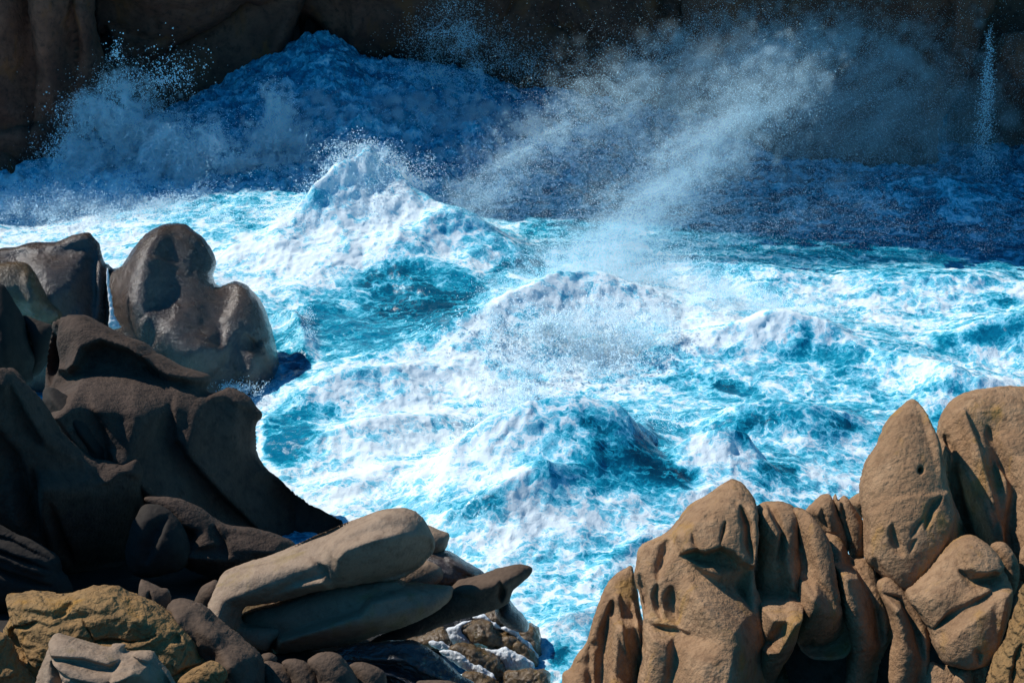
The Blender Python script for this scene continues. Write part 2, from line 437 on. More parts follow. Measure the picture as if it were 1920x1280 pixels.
rock('ochre_boulder', 'small glistening ochre boulder at the left picture edge among the dark rocks', 'wetochre', [
    L([(-40,500),(0,492),(25,490),(50,494),(68,515),(80,540),(92,565),(110,580),(117,590),(110,602),(96,610),(70,606),(40,596),(-40,606)], 73, 1.2, [('r',[(60,500),(75,550),(70,600)],16,0.3)])], amp=0.08)
rock('dark_boulder', 'dark grey boulder at the left edge below the glistening ochre boulder', 'dark', [
    L([(-60,520),(0,530),(15,545),(30,570),(45,600),(55,640),(66,672),(60,694),(50,720),(-60,740)], 69, 1.4, [('r',[(10,545),(30,620),(30,690)],20,0.3)])], amp=0.08)
rock('rock_sliver', 'narrow dark upright rock wedged beside the dark grey boulder', 'dark', [
    L([(44,594),(60,596),(84,604),(100,612),(106,645),(88,682),(66,706),(48,700),(62,660),(54,628)], 69.5, 0.7)], amp=0.05)
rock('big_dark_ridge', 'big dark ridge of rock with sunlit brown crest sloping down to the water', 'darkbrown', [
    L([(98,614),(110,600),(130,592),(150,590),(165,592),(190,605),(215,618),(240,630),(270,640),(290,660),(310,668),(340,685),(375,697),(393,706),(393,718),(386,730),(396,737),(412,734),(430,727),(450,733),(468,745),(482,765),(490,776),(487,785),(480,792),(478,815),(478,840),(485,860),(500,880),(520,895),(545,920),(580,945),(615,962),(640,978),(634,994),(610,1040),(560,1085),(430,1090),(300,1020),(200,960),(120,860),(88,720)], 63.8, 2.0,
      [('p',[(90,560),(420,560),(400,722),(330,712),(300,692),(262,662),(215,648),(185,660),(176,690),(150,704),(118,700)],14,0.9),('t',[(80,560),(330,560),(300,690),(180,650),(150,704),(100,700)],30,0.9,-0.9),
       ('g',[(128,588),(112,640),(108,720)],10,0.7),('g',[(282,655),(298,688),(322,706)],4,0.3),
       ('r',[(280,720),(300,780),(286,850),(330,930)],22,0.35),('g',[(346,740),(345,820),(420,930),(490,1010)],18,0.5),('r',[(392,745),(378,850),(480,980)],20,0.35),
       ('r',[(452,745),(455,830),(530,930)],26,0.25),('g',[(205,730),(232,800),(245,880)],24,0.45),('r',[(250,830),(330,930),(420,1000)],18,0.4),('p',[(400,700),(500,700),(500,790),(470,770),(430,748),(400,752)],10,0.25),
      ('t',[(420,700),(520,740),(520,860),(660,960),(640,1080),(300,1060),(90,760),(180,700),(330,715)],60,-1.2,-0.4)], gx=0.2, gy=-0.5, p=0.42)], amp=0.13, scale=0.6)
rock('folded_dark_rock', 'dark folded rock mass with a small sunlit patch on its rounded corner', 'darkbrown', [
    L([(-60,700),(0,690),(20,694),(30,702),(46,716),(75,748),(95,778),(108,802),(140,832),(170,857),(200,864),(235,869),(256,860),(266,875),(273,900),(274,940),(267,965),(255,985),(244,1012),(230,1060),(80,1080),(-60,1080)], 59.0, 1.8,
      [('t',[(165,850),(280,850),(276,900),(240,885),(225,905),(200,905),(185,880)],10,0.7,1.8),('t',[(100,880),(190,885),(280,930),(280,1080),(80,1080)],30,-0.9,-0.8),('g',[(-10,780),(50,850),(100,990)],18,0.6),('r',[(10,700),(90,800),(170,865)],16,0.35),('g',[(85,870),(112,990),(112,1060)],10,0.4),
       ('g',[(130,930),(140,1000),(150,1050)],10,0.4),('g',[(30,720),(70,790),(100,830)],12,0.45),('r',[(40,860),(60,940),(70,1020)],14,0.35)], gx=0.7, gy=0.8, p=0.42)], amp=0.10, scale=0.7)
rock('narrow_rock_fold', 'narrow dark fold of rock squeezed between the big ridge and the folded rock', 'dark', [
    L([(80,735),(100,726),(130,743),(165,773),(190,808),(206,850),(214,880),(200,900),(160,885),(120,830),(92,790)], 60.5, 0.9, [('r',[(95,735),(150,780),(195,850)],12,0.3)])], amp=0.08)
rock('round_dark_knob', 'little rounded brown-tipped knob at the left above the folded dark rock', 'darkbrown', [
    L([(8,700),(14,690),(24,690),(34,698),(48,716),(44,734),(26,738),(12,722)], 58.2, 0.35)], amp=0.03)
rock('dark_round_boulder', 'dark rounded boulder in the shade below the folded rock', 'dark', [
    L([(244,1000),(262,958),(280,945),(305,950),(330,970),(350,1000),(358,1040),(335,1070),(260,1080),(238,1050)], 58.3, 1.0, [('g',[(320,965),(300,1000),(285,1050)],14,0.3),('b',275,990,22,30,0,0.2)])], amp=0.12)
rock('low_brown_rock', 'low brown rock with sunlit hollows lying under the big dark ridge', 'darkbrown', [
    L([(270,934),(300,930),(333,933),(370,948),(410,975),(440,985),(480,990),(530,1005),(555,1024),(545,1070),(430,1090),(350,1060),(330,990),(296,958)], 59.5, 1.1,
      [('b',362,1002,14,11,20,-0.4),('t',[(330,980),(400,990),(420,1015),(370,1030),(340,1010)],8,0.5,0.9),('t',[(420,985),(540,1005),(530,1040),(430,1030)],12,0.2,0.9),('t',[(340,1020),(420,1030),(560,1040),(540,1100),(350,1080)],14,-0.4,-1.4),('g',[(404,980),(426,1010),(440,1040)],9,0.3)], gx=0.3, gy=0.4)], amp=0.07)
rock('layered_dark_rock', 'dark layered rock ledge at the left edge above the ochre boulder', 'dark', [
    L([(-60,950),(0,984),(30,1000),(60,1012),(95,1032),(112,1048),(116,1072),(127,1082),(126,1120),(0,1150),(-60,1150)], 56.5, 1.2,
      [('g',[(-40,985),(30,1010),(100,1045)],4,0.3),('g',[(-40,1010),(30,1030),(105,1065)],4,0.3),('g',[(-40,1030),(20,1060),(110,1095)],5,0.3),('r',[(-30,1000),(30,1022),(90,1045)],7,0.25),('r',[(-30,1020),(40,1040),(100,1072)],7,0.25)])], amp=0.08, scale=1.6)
rock('rough_ochre_boulder', 'big rough ochre boulder with dark cracks in the lower left corner', 'ochre', [
    L([(12,1116),(30,1110),(80,1109),(112,1114),(145,1110),(165,1104),(180,1099),(215,1098),(232,1104),(248,1113),(275,1122),(300,1138),(316,1150),(340,1170),(362,1195),(374,1225),(400,1240),(425,1252),(440,1275),(440,1340),(-10,1340),(20,1280),(32,1240),(20,1205),(10,1176),(22,1150)], 47.5, 1.5,
      [('g',[(142,1197),(165,1194),(188,1193),(201,1187),(235,1186),(262,1190),(285,1186),(310,1176)],3.0,0.30),('s',[(142,1197),(188,1193),(201,1187),(262,1190),(310,1176)],26,-0.18,3),('g',[(173,1150),(181,1158),(190,1172),(196,1186)],2.6,0.25),('g',[(36,1172),(44,1165),(70,1160),(92,1152)],3,0.22),
       ('g',[(150,1118),(138,1140),(120,1150)],6,0.2),('b',340,1188,8,6,30,-0.3),('g',[(38,1165),(50,1195),(75,1230)],9,0.35),('b',170,1145,26,9,-10,-0.18),('b',95,1130,30,8,5,0.15),('b',260,1150,30,12,15,0.14),('g',[(330,1255),(365,1240),(400,1236)],3,0.28)], p=0.36, sp=3)], amp=0.16, scale=1.5, detail=0.035)
rock('smooth_brown_boulder', 'smooth dark brown boulder leaning on the rough ochre boulder', 'brown', [
    L([(313,1145),(322,1128),(340,1121),(365,1124),(388,1138),(410,1160),(440,1185),(470,1210),(488,1232),(496,1262),(490,1320),(440,1330),(400,1260),(372,1228),(360,1192),(336,1170)], 48, 1.1,
      [('r',[(330,1130),(345,1165),(370,1200)],16,0.25),('b',405,1175,30,16,40,0.2),('b',405,1225,22,18,30,-0.35),('b',450,1230,24,22,30,0.25)], sp=3, gy=-0.4)], amp=0.12, scale=1.3, detail=0.03)
rock('flat_stone', 'small flat tan slab wedged at the foot of the rough ochre boulder', 'ochre', [
    L([(330,1277),(350,1260),(375,1246),(400,1238),(425,1256),(424,1275),(404,1290),(335,1300)], 46.4, 0.35, sp=2.5)], amp=0.03)
rock('fluted_grey_rock', 'wind-sculpted grey rock with smooth flutes and crests at the bottom left edge', 'grey', [
    L([(84,1232),(92,1212),(97,1196),(108,1187),(140,1195),(170,1205),(205,1212),(212,1205),(235,1207),(234,1219),(268,1219),(287,1221),(297,1235),(306,1246),(322,1268),(338,1310),(338,1360),(50,1360),(62,1300),(72,1262)], 44.5, 0.9,
      [('p',[(84,1190),(140,1190),(200,1210),(236,1228),(220,1240),(170,1228),(130,1226),(106,1226)],8,0.3),('p',[(104,1229),(130,1226),(190,1246),(224,1246),(240,1232),(265,1230),(284,1242),(250,1262),(210,1274),(150,1262),(122,1246)],9,0.35),('t',[(232,1248),(284,1240),(300,1290),(290,1330),(210,1300)],10,-0.8,-1.8),('t',[(240,1216),(300,1224),(330,1290),(300,1290),(284,1240)],8,-0.9,-0.6),('g',[(108,1230),(124,1258),(126,1310)],8,0.35),('p',[(122,1244),(160,1260),(215,1285),(230,1310),(180,1300),(140,1280)],6,0.25),('g',[(120,1256),(150,1275),(190,1310)],6,0.2)], sp=2.5, gy=-0.2)], amp=0.03)
rock('yellow_rock', 'crumbly orange-yellow rock lump in the bottom left corner', 'ochre', [
    L([(-40,1182),(0,1182),(14,1188),(24,1206),(36,1240),(60,1265),(74,1300),(70,1350),(-40,1350)], 46, 0.8, sp=3)], amp=0.14, scale=2.2, detail=0.05)
rock('brown_stone', 'small cracked brown stone in the shade behind the rough ochre boulder', 'brown', [
    L([(262,1090),(275,1088),(300,1100),(316,1105),(321,1122),(316,1145),(290,1155),(260,1148)], 52, 0.5, [('g',[(285,1105),(290,1120),(286,1135)],4,0.15)], sp=3)], amp=0.06, scale=2)
rock('small_round_stone', 'small rounded brown stone tucked against the left end of the smooth grey boulder', 'brown', [
    L([(364,1130),(375,1105),(390,1092),(408,1088),(420,1112),(405,1145),(374,1140)], 53.5, 0.45, sp=3)], amp=0.04)
# the smooth two-lipped boulder
rock('smooth_grey_boulder', 'long smooth grey-brown boulder shaped like open jaws above the mossy rocks', 'grey', [
    L([(393,1140),(400,1118),(407,1095),(413,1080),(425,1068),(450,1058),(480,1048),(520,1035),(560,1018),(600,1001),(640,983),(680,968),(710,957),(740,952),(765,953),(785,963),(803,985),(813,1005),(816,1020),(812,1036),(800,1050),(785,1065),(765,1078),(745,1086),(700,1092),(650,1098),(600,1106),(550,1120),(500,1130),(462,1136),(452,1160),(470,1170),(510,1170),(534,1178),(526,1192),(512,1206),(505,1218),(488,1217),(468,1208),(445,1195),(420,1172),(405,1155)], 52, 1.3,
      [('t',[(380,1040),(640,970),(780,930),(660,990),(628,1020),(624,1050),(560,1080),(500,1110),(450,1130),(440,1220),(380,1180)],26,0.25,1.5),('t',[(634,1080),(630,1030),(650,1008),(700,990),(760,980),(810,1000),(830,1030),(780,1080),(700,1100)],16,-0.55,-0.9),('r',[(440,1090),(500,1064),(560,1048),(606,1050)],16,0.2),('g',[(596,1044),(618,1056),(626,1080)],7,0.2),('t',[(455,1140),(500,1118),(560,1084),(620,1068),(640,1110),(500,1140)],14,0.0,-1.2)], p=0.38, sp=3.2, gy=0.1),
    L([(450,1120),(560,1085),(700,1068),(800,1050),(826,1090),(700,1150),(520,1180),(460,1172)], 53.4, 0.5, sp=5),
    L([(452,1150),(520,1128),(600,1100),(660,1090),(700,1085),(740,1080),(760,1090),(800,1094),(846,1098),(849,1111),(843,1125),(820,1142),(790,1158),(760,1170),(720,1182),(680,1196),(650,1203),(600,1210),(550,1218),(510,1221),(480,1217),(455,1185)], 52.7, 1.15,
      [('p',[(680,1130),(700,1108),(740,1098),(800,1090),(870,1090),(870,1180),(700,1230),(500,1240),(530,1180)],12,0.5),('t',[(500,1180),(700,1130),(850,1106),(860,1130),(700,1200),(500,1230)],26,-0.15,-0.9)], p=0.45, sp=3.2, gy=0.5)], amp=0.04, scale=0.9, detail=0.012)
rock('tan_rock_tip', 'small tan knob of rock showing behind the right end of the smooth grey boulder', 'grey', [
    L([(796,985),(825,993),(842,1000),(840,1016),(832,1033),(812,1044),(790,1030)], 54.6, 0.6, sp=3)], amp=0.03)
rock('dark_wet_rock', 'dark wet rock wedged behind the smooth grey boulder beside the white water', 'wet', [
    L([(720,1085),(760,1050),(800,1030),(835,1031),(852,1037),(875,1052),(905,1070),(915,1090),(860,1110),(780,1115)], 54.5, 0.8, [('r',[(835,1038),(870,1058),(900,1078)],9,0.2)], sp=3)], amp=0.05)
rock('beak_rock', 'brown rock tapering to an upturned beak over the white water', 'brown', [
    L([(800,1120),(843,1100),(862,1085),(882,1081),(905,1074),(930,1065),(950,1060),(972,1057),(990,1060),(998,1067),(992,1080),(976,1094),(963,1106),(957,1120),(953,1130),(930,1143),(900,1152),(860,1162),(800,1184),(740,1204),(690,1206),(740,1172)], 53.4, 0.9,
      [('r',[(850,1100),(900,1090),(940,1085),(985,1065)],18,0.3),('g',[(938,1082),(944,1100),(940,1125)],6,0.35)], sp=3)], amp=0.05)
rock('dark_ledge', 'dark rock ledge under the tip of the beak rock at the water edge', 'wet', [
    L([(930,1128),(953,1122),(966,1138),(981,1152),(992,1170),(985,1185),(950,1176),(930,1155)], 54.2, 0.7, sp=3)], amp=0.04)
# mossy tumble with running water
G = 'mossy rocks in the running water'
def moss(outline, d, T, label, feats=()): 
    rock('mossy_rock', label, 'moss', [L(outline, d, T, feats, sp=2.0, p=0.4)], amp=0.20, scale=2.0, group=G, detail=0.05)
moss([(908,1152),(920,1143),(940,1140),(952,1150),(964,1166),(958,1176),(930,1172),(914,1164)], 57.5, 0.4, 'yellow-mossed rock topmost of the tumble, just under the beak rock')
moss([(863,1177),(885,1164),(905,1157),(920,1165),(930,1180),(960,1186),(977,1196),(966,1214),(930,1216),(895,1213),(880,1196),(868,1187)], 57.1, 0.6, 'largest dark mossy rock with orange weed, in the middle of the running water')
moss([(968,1170),(985,1168),(1005,1174),(1011,1190),(1014,1215),(1020,1240),(1010,1254),(985,1240),(966,1216),(968,1195)], 57.7, 0.7, 'brown wet rock on the seaward side of the tumble, next to the surf')
moss([(755,1200),(790,1190),(826,1174),(839,1180),(843,1200),(835,1211),(800,1212),(770,1212)], 57.2, 0.5, 'brown wet rock left of the upper white cascade')
moss([(843,1211),(870,1205),(900,1213),(930,1228),(947,1256),(942,1280),(900,1268),(870,1248),(845,1228)], 56.3, 0.5, 'brown wet rock below the upper white cascade')
moss([(948,1263),(975,1254),(1000,1252),(1026,1257),(1032,1272),(1030,1300),(990,1312),(952,1300)], 55.7, 0.5, 'lowest mossy rock at the frame bottom beside the surf')
moss([(952,1212),(968,1198),(985,1206),(1002,1222),(1010,1240),(1000,1250),(970,1232)], 56.9, 0.35, 'small brown rock between the two lower cascades')
moss([(865,1262),(890,1256),(925,1272),(955,1300),(940,1320),(880,1310)], 55.5, 0.5, 'dark wet rock at the frame bottom under the lower cascade')
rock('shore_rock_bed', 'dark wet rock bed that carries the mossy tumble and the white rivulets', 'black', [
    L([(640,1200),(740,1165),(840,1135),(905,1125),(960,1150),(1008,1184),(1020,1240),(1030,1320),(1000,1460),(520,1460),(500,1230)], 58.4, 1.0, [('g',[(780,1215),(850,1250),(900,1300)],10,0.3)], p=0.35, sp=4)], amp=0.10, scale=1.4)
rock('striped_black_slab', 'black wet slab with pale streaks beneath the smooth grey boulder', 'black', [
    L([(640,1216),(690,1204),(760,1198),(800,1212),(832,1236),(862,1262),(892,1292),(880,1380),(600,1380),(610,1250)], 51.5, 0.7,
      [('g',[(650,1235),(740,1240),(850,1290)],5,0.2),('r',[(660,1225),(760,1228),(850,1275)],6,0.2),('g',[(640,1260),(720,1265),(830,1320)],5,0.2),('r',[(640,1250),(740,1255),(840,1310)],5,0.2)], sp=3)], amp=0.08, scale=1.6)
G = 'cobbles under the smooth grey boulder'
def cobble(outline, d, T, label):
    rock('cobble', label, 'brown', [L(outline, d, T, sp=2.5)], amp=0.05, scale=2.0, group=G)
cobble([(486,1236),(495,1225),(508,1222),(519,1232),(514,1244),(495,1247)], 48.9, 0.25, 'smallest reddish cobble under the lip of the smooth grey boulder')
cobble([(492,1247),(515,1241),(540,1249),(558,1272),(556,1330),(485,1330)], 48.6, 0.45, 'dark cobble beside the smooth brown boulder at the frame bottom')
cobble([(528,1242),(548,1234),(572,1239),(592,1256),(604,1282),(602,1330),(556,1330),(545,1268)], 48.4, 0.45, 'second cobble of the row with a pale wet edge')
cobble([(577,1241),(590,1228),(615,1221),(640,1229),(656,1250),(672,1276),(684,1330),(612,1330),(594,1268)], 48.1, 0.55, 'largest round-backed brown cobble in the middle of the row')
cobble([(655,1247),(675,1239),(705,1249),(724,1266),(724,1320),(680,1320),(668,1272)], 48.6, 0.4, 'last cobble of the row, next to the black slab')
cobble([(780,1281),(810,1274),(852,1277),(875,1300),(860,1340),(790,1340)], 47.6, 0.35, 'lone flat-topped stone at the frame bottom in front of the black slab')
# running water over the tumble
G = 'white rivulets over the mossy rocks'
def stream(outline, d, T, label, gy=0.0):
    rock('water_rivulet', label, 'stream', [L(outline, d, T, sp=1.6, gy=gy, p=0.35)], amp=0.09, scale=4.5, group=G, cat='running water', detail=0.04)
stream([(838,1180),(855,1172),(870,1165),(884,1163),(866,1176),(872,1190),(884,1202),(888,1212),(868,1209),(850,1205),(842,1196)], 56.9, 0.16, 'upper white cascade left of the largest mossy rock')
stream([(886,1156),(900,1150),(912,1153),(924,1164),(936,1170),(938,1180),(920,1174),(905,1166),(890,1160)], 57.2, 0.14, 'thin white rivulet under the topmost mossy rock')
stream([(940,1176),(960,1172),(972,1178),(976,1190),(990,1202),(1002,1216),(1011,1232),(1004,1232),(985,1212),(968,1196),(948,1184)], 56.9, 0.13, 'long white rivulet running down beside the seaward wet rock')
stream([(900,1214),(930,1216),(950,1212),(966,1222),(985,1230),(1000,1244),(1000,1254),(975,1254),(950,1260),(940,1240),(920,1224)], 56.5, 0.2, 'broad white cascade in the lower middle of the tumble')
stream([(804,1203),(825,1202),(846,1212),(838,1217),(820,1217)], 56.7, 0.08, 'still white pool at the left of the tumble')
stream([(824,1220),(846,1218),(870,1228),(885,1242),(905,1250),(930,1270),(925,1290),(895,1290),(885,1262),(860,1250),(840,1234)], 55.8, 0.16, 'splashing lower cascade beside the black slab')
stream([(199,507),(203,505),(205,530),(210,560),(215,588),(223,606),(228,614),(205,614),(205,585),(201,545)], 73.9, 0.08, 'thin white trickle falling beside the tall wet pinnacle')

# ------------------------------------------------------------------ rocks on the right
rock('spiky_tan_rock', 'pointed fluted tan rock leaning left at the seaward edge of the right-hand outcrop', 'tan', [
    L([(1052,1285),(1056,1262),(1070,1252),(1078,1235),(1100,1202),(1106,1180),(1114,1150),(1122,1125),(1140,1092),(1155,1075),(1170,1065),(1183,1060),(1188,1070),(1191,1092),(1200,1130),(1208,1180),(1216,1230),(1220,1400),(1030,1460),(1040,1340)], 49.2, 1.0,
      [('g',[(1150,1120),(1144,1160),(1130,1230),(1122,1340)],12,0.6),('t',[(1140,1150),(1216,1150),(1220,1400),(1126,1400)],16,-0.9,-0.5),('p',[(1146,1110),(1160,1105),(1166,1160),(1174,1222),(1160,1190),(1150,1150)],6,0.3),('p',[(1182,1120),(1192,1130),(1200,1190),(1204,1222),(1192,1190),(1184,1150)],5,0.3),('g',[(1152,1120),(1157,1140),(1160,1160)],4,0.2),
       ('p',[(1132,1262),(1140,1246),(1160,1258),(1176,1275),(1178,1330),(1134,1330)],9,0.45),('g',[(1106,1200),(1104,1240),(1108,1300)],8,0.3),('b',1085,1240,8,6,0,-0.15),('b',1112,1205,6,8,0,-0.15)], gy=-0.5, p=0.45, sp=3)], amp=0.07, scale=1.2)
rock('big_tan_rock', 'biggest tan rock face with a jutting brow and a bulging belly', 'tan', [
    L([(1190,1085),(1192,1055),(1197,1030),(1210,1017),(1245,1000),(1264,984),(1290,950),(1320,930),(1345,912),(1366,900),(1376,898),(1390,904),(1402,916),(1412,932),(1415,948),(1413,980),(1411,1020),(1411,1060),(1416,1100),(1440,1150),(1460,1180),(1472,1230),(1470,1420),(1205,1420),(1206,1200),(1200,1130)], 48.6, 1.3,
      [('p',[(1240,960),(1380,860),(1430,930),(1416,1058),(1396,1060),(1374,1050),(1358,1032),(1340,1022),(1312,1032),(1292,1028),(1268,1032),(1262,1012)],14,0.75),
       ('p',[(1262,1420),(1258,1230),(1262,1188),(1292,1176),(1276,1140),(1266,1100),(1282,1070),(1320,1085),(1360,1110),(1396,1140),(1402,1190),(1390,1250),(1360,1420)],48,0.95),
       ('t',[(1392,940),(1500,940),(1500,1440),(1330,1440),(1375,1240),(1404,1180),(1398,1080)],40,-2.0,-0.5),('t',[(1205,1165),(1256,1180),(1258,1440),(1190,1440)],16,-0.9,-0.6),
       ('t',[(1280,1040),(1400,1060),(1400,1130),(1330,1080)],18,-0.8,-1.2),
       ('g',[(1250,1006),(1244,1040),(1228,1082)],9,0.35),('g',[(1230,1085),(1227,1115),(1238,1155)],6,0.3),('g',[(1254,1090),(1258,1130),(1268,1165)],12,0.4),('s',[(1296,1180),(1262,1166),(1215,1162)],16,-0.3,5),
       ('g',[(1288,985),(1293,1005),(1304,1034)],4,0.16),('g',[(1350,966),(1346,988),(1338,1012)],4,0.2),('g',[(1378,938),(1394,975),(1400,1046)],8,0.4),('b',1368,935,7,5,40,-0.12),('b',1318,958,6,9,20,-0.07),('g',[(1198,1070),(1206,1110),(1214,1150)],7,0.3)], gy=-0.55, p=0.42, sp=3)], amp=0.075, scale=1.1)
G = 'rounded tan columns of the right-hand outcrop'
rock('tan_rock_column', 'rounded tan column right beside the biggest rock face', 'tan', [
    L([(1413,965),(1425,945),(1440,940),(1465,940),(1485,948),(1493,960),(1491,1000),(1493,1050),(1495,1090),(1491,1140),(1482,1190),(1460,1260),(1440,1400),(1400,1400),(1412,1240),(1412,1080)], 49, 0.9, [('t',[(1400,930),(1434,945),(1456,990),(1452,1040),(1470,1100),(1440,1200),(1400,1200)],10,0.0,-0.8),('p',[(1436,930),(1500,930),(1500,1060),(1492,1120),(1470,1096),(1453,1040),(1458,1000)],9,0.35),('t',[(1400,1110),(1500,1110),(1480,1420),(1390,1420)],30,-0.7,-1.8)], gy=-0.5, p=0.45, sp=3)], amp=0.05, group=G)
rock('tan_rock_column', 'long tan column with a bulbous foot, second from the biggest rock face', 'tan', [
    L([(1486,955),(1500,951),(1520,963),(1545,998),(1558,1030),(1565,1080),(1571,1120),(1590,1180),(1598,1210),(1582,1232),(1540,1236),(1520,1233),(1500,1215),(1490,1180),(1494,1090),(1489,1000)], 48.8, 0.9, [('g',[(1488,962),(1494,1000),(1508,1050),(1510,1100)],13,0.5),('p',[(1500,940),(1570,980),(1580,1130),(1552,1122),(1520,1080),(1512,1050)],12,0.25),('t',[(1480,1080),(1520,1085),(1550,1120),(1600,1130),(1620,1260),(1480,1260)],30,-0.7,-1.9),('g',[(1522,1195),(1528,1220),(1522,1242)],5,0.2)], gy=-0.5, p=0.45, sp=3)], amp=0.05, group=G)
rock('tan_rock_column', 'broad tan column with one sunlit right flank, third from the biggest rock face', 'tan', [
    L([(1548,1010),(1562,1000),(1577,1010),(1592,1040),(1606,1046),(1626,1048),(1641,1075),(1656,1110),(1669,1160),(1671,1190),(1656,1220),(1644,1280),(1640,1400),(1580,1400),(1588,1230),(1568,1130)], 48.9, 0.9, [('g',[(1585,1020),(1604,1080),(1632,1140),(1646,1200)],16,0.6),('t',[(1550,1050),(1600,1060),(1640,1130),(1655,1210),(1640,1420),(1570,1420)],16,-0.7,-0.7)], gy=-0.5, p=0.45, sp=3)], amp=0.05, group=G)
rock('tan_rock_column', 'short curved tan column with a pale rounded tip in front of the shark-fin rock', 'tan', [
    L([(1645,1097),(1654,1084),(1670,1082),(1686,1099),(1702,1116),(1721,1140),(1736,1166),(1741,1200),(1741,1220),(1738,1300),(1730,1400),(1670,1400),(1668,1250),(1673,1190),(1662,1140)], 47.6, 0.7, [('g',[(1652,1110),(1680,1122),(1706,1170),(1724,1230)],14,0.5),('t',[(1650,1110),(1684,1122),(1712,1175),(1730,1230),(1736,1420),(1660,1420)],14,-0.7,-0.7)], gy=-0.5, p=0.45, sp=3)], amp=0.04, group=G)
G = 'small pointed rocks behind the columns'
rock('pointed_tan_rock', 'small rounded pointed rock behind the columns, facing the surf', 'tan', [
    L([(1510,957),(1525,940),(1540,928),(1554,927),(1562,938),(1568,955),(1580,985),(1590,1015),(1586,1040),(1560,1020),(1540,1000),(1525,975)], 50.4, 0.7, [('g',[(1535,945),(1540,970),(1548,990)],4,0.15)], sp=3)], amp=0.06, group=G)
rock('pointed_tan_rock', 'small split-tipped rock with dark right flank beside the shark-fin rock', 'tan', [
    L([(1562,940),(1567,925),(1572,936),(1580,928),(1590,932),(1605,955),(1618,976),(1623,1000),(1621,1042),(1600,1056),(1588,1020),(1578,985)], 50.2, 0.6, [('g',[(1574,938),(1582,970),(1592,1010)],4,0.3)], sp=3)], amp=0.05, group=G)
rock('pointed_tan_rock', 'tiny rock sliver peeping out behind the shark-fin rock', 'tan', [
    L([(1590,942),(1600,930),(1614,923),(1625,940),(1618,970),(1604,962)], 52, 0.4, sp=2.5)], amp=0.03, group=G)
rock('fin_rock', 'tall tan rock shaped like a shark fin with a small black hole', 'tan', [
    L([(1611,915),(1615,895),(1622,868),(1645,830),(1655,805),(1666,785),(1685,765),(1700,752),(1712,748),(1722,755),(1735,780),(1748,810),(1757,835),(1765,870),(1775,905),(1785,930),(1797,960),(1805,988),(1806,1005),(1790,1032),(1762,1052),(1742,1082),(1716,1100),(1700,1115),(1680,1110),(1660,1088),(1640,1066),(1622,1046),(1620,1000),(1618,970),(1612,938)], 49.8, 1.2,
      [('t',[(1714,730),(1770,800),(1830,1000),(1800,1050),(1740,1100),(1752,1020),(1772,960),(1758,920),(1744,880),(1728,800)],22,-1.4,-0.3),('p',[(1590,960),(1632,952),(1644,934),(1680,922),(1750,916),(1830,900),(1830,1120),(1600,1120)],5,0.10),('b',1711,877,4,5,0,-0.5),('g',[(1750,925),(1730,950),(1716,986)],7,0.22),('g',[(1712,962),(1700,985),(1690,1000)],5,0.12),('g',[(1656,972),(1666,1005),(1678,1034)],8,0.22),('g',[(1632,1040),(1642,1070),(1652,1095)],7,0.25),('b',1640,985,30,40,0,0.15),('g',[(1700,1000),(1694,1016),(1690,1030)],5,0.1)], gy=-0.6, p=0.45, sp=3)], amp=0.05, scale=1.1)
rock('notched_tan_boulder', 'rounded tan boulder with two deep slanting grooves in front of the shark-fin rock', 'tan', [
    L([(1697,1112),(1720,1090),(1745,1065),(1780,1020),(1800,1007),(1820,1003),(1840,1012),(1860,1030),(1875,1054),(1881,1068),(1887,1082),(1889,1110),(1881,1150),(1866,1200),(1852,1236),(1828,1246),(1805,1252),(1790,1248),(1768,1240),(1750,1210),(1740,1180),(1720,1150)], 47.5, 0.95,
      [('p',[(1780,980),(1900,980),(1886,1060),(1860,1068),(1830,1072),(1808,1070),(1790,1060)],12,0.4),('g',[(1786,1060),(1808,1080),(1840,1080),(1888,1064)],8,0.3),('p',[(1742,1200),(1770,1158),(1808,1126),(1846,1096),(1900,1080),(1900,1260),(1760,1260)],14,0.5),('t',[(1740,1180),(1760,1140),(1800,1100),(1840,1086),(1846,1098),(1800,1132)],12,-0.2,-1.4),('t',[(1850,1060),(1900,1060),(1880,1250),(1840,1250)],20,-1.2,-0.3),('b',1742,1110,26,22,0,0.15),('g',[(1805,1200),(1816,1212),(1818,1230)],5,0.15)], gy=-0.5, p=0.45, sp=3)], amp=0.05, scale=1.1)
rock('small_tan_boulder', 'small tan stone at the frame bottom below the notched boulder', 'tan', [
    L([(1784,1290),(1790,1268),(1802,1255),(1816,1252),(1823,1268),(1822,1330),(1786,1330)], 46.6, 0.3, sp=3)], amp=0.04)
rock('shaded_tan_boulder', 'tan boulder in the shade under the notched boulder', 'tan', [
    L([(1738,1250),(1765,1244),(1800,1250),(1836,1242),(1852,1240),(1846,1290),(1835,1380),(1730,1380)], 47.2, 0.5, sp=3)], amp=0.05)
G = 'round tan knobs between the big boulders'
rock('round_tan_knob', 'round tan knob behind the right shoulder of the notched boulder', 'tan', [
    L([(1856,1024),(1870,1015),(1886,1018),(1900,1035),(1909,1060),(1906,1098),(1890,1130),(1876,1100),(1866,1050)], 48.4, 0.5, sp=3)], amp=0.04, group=G)
rock('round_tan_knob', 'round tan knob cut by the right picture edge', 'tan', [
    L([(1912,1040),(1922,1020),(1945,1018),(1960,1060),(1945,1110),(1918,1090)], 48.6, 0.4, sp=3)], amp=0.04, group=G)
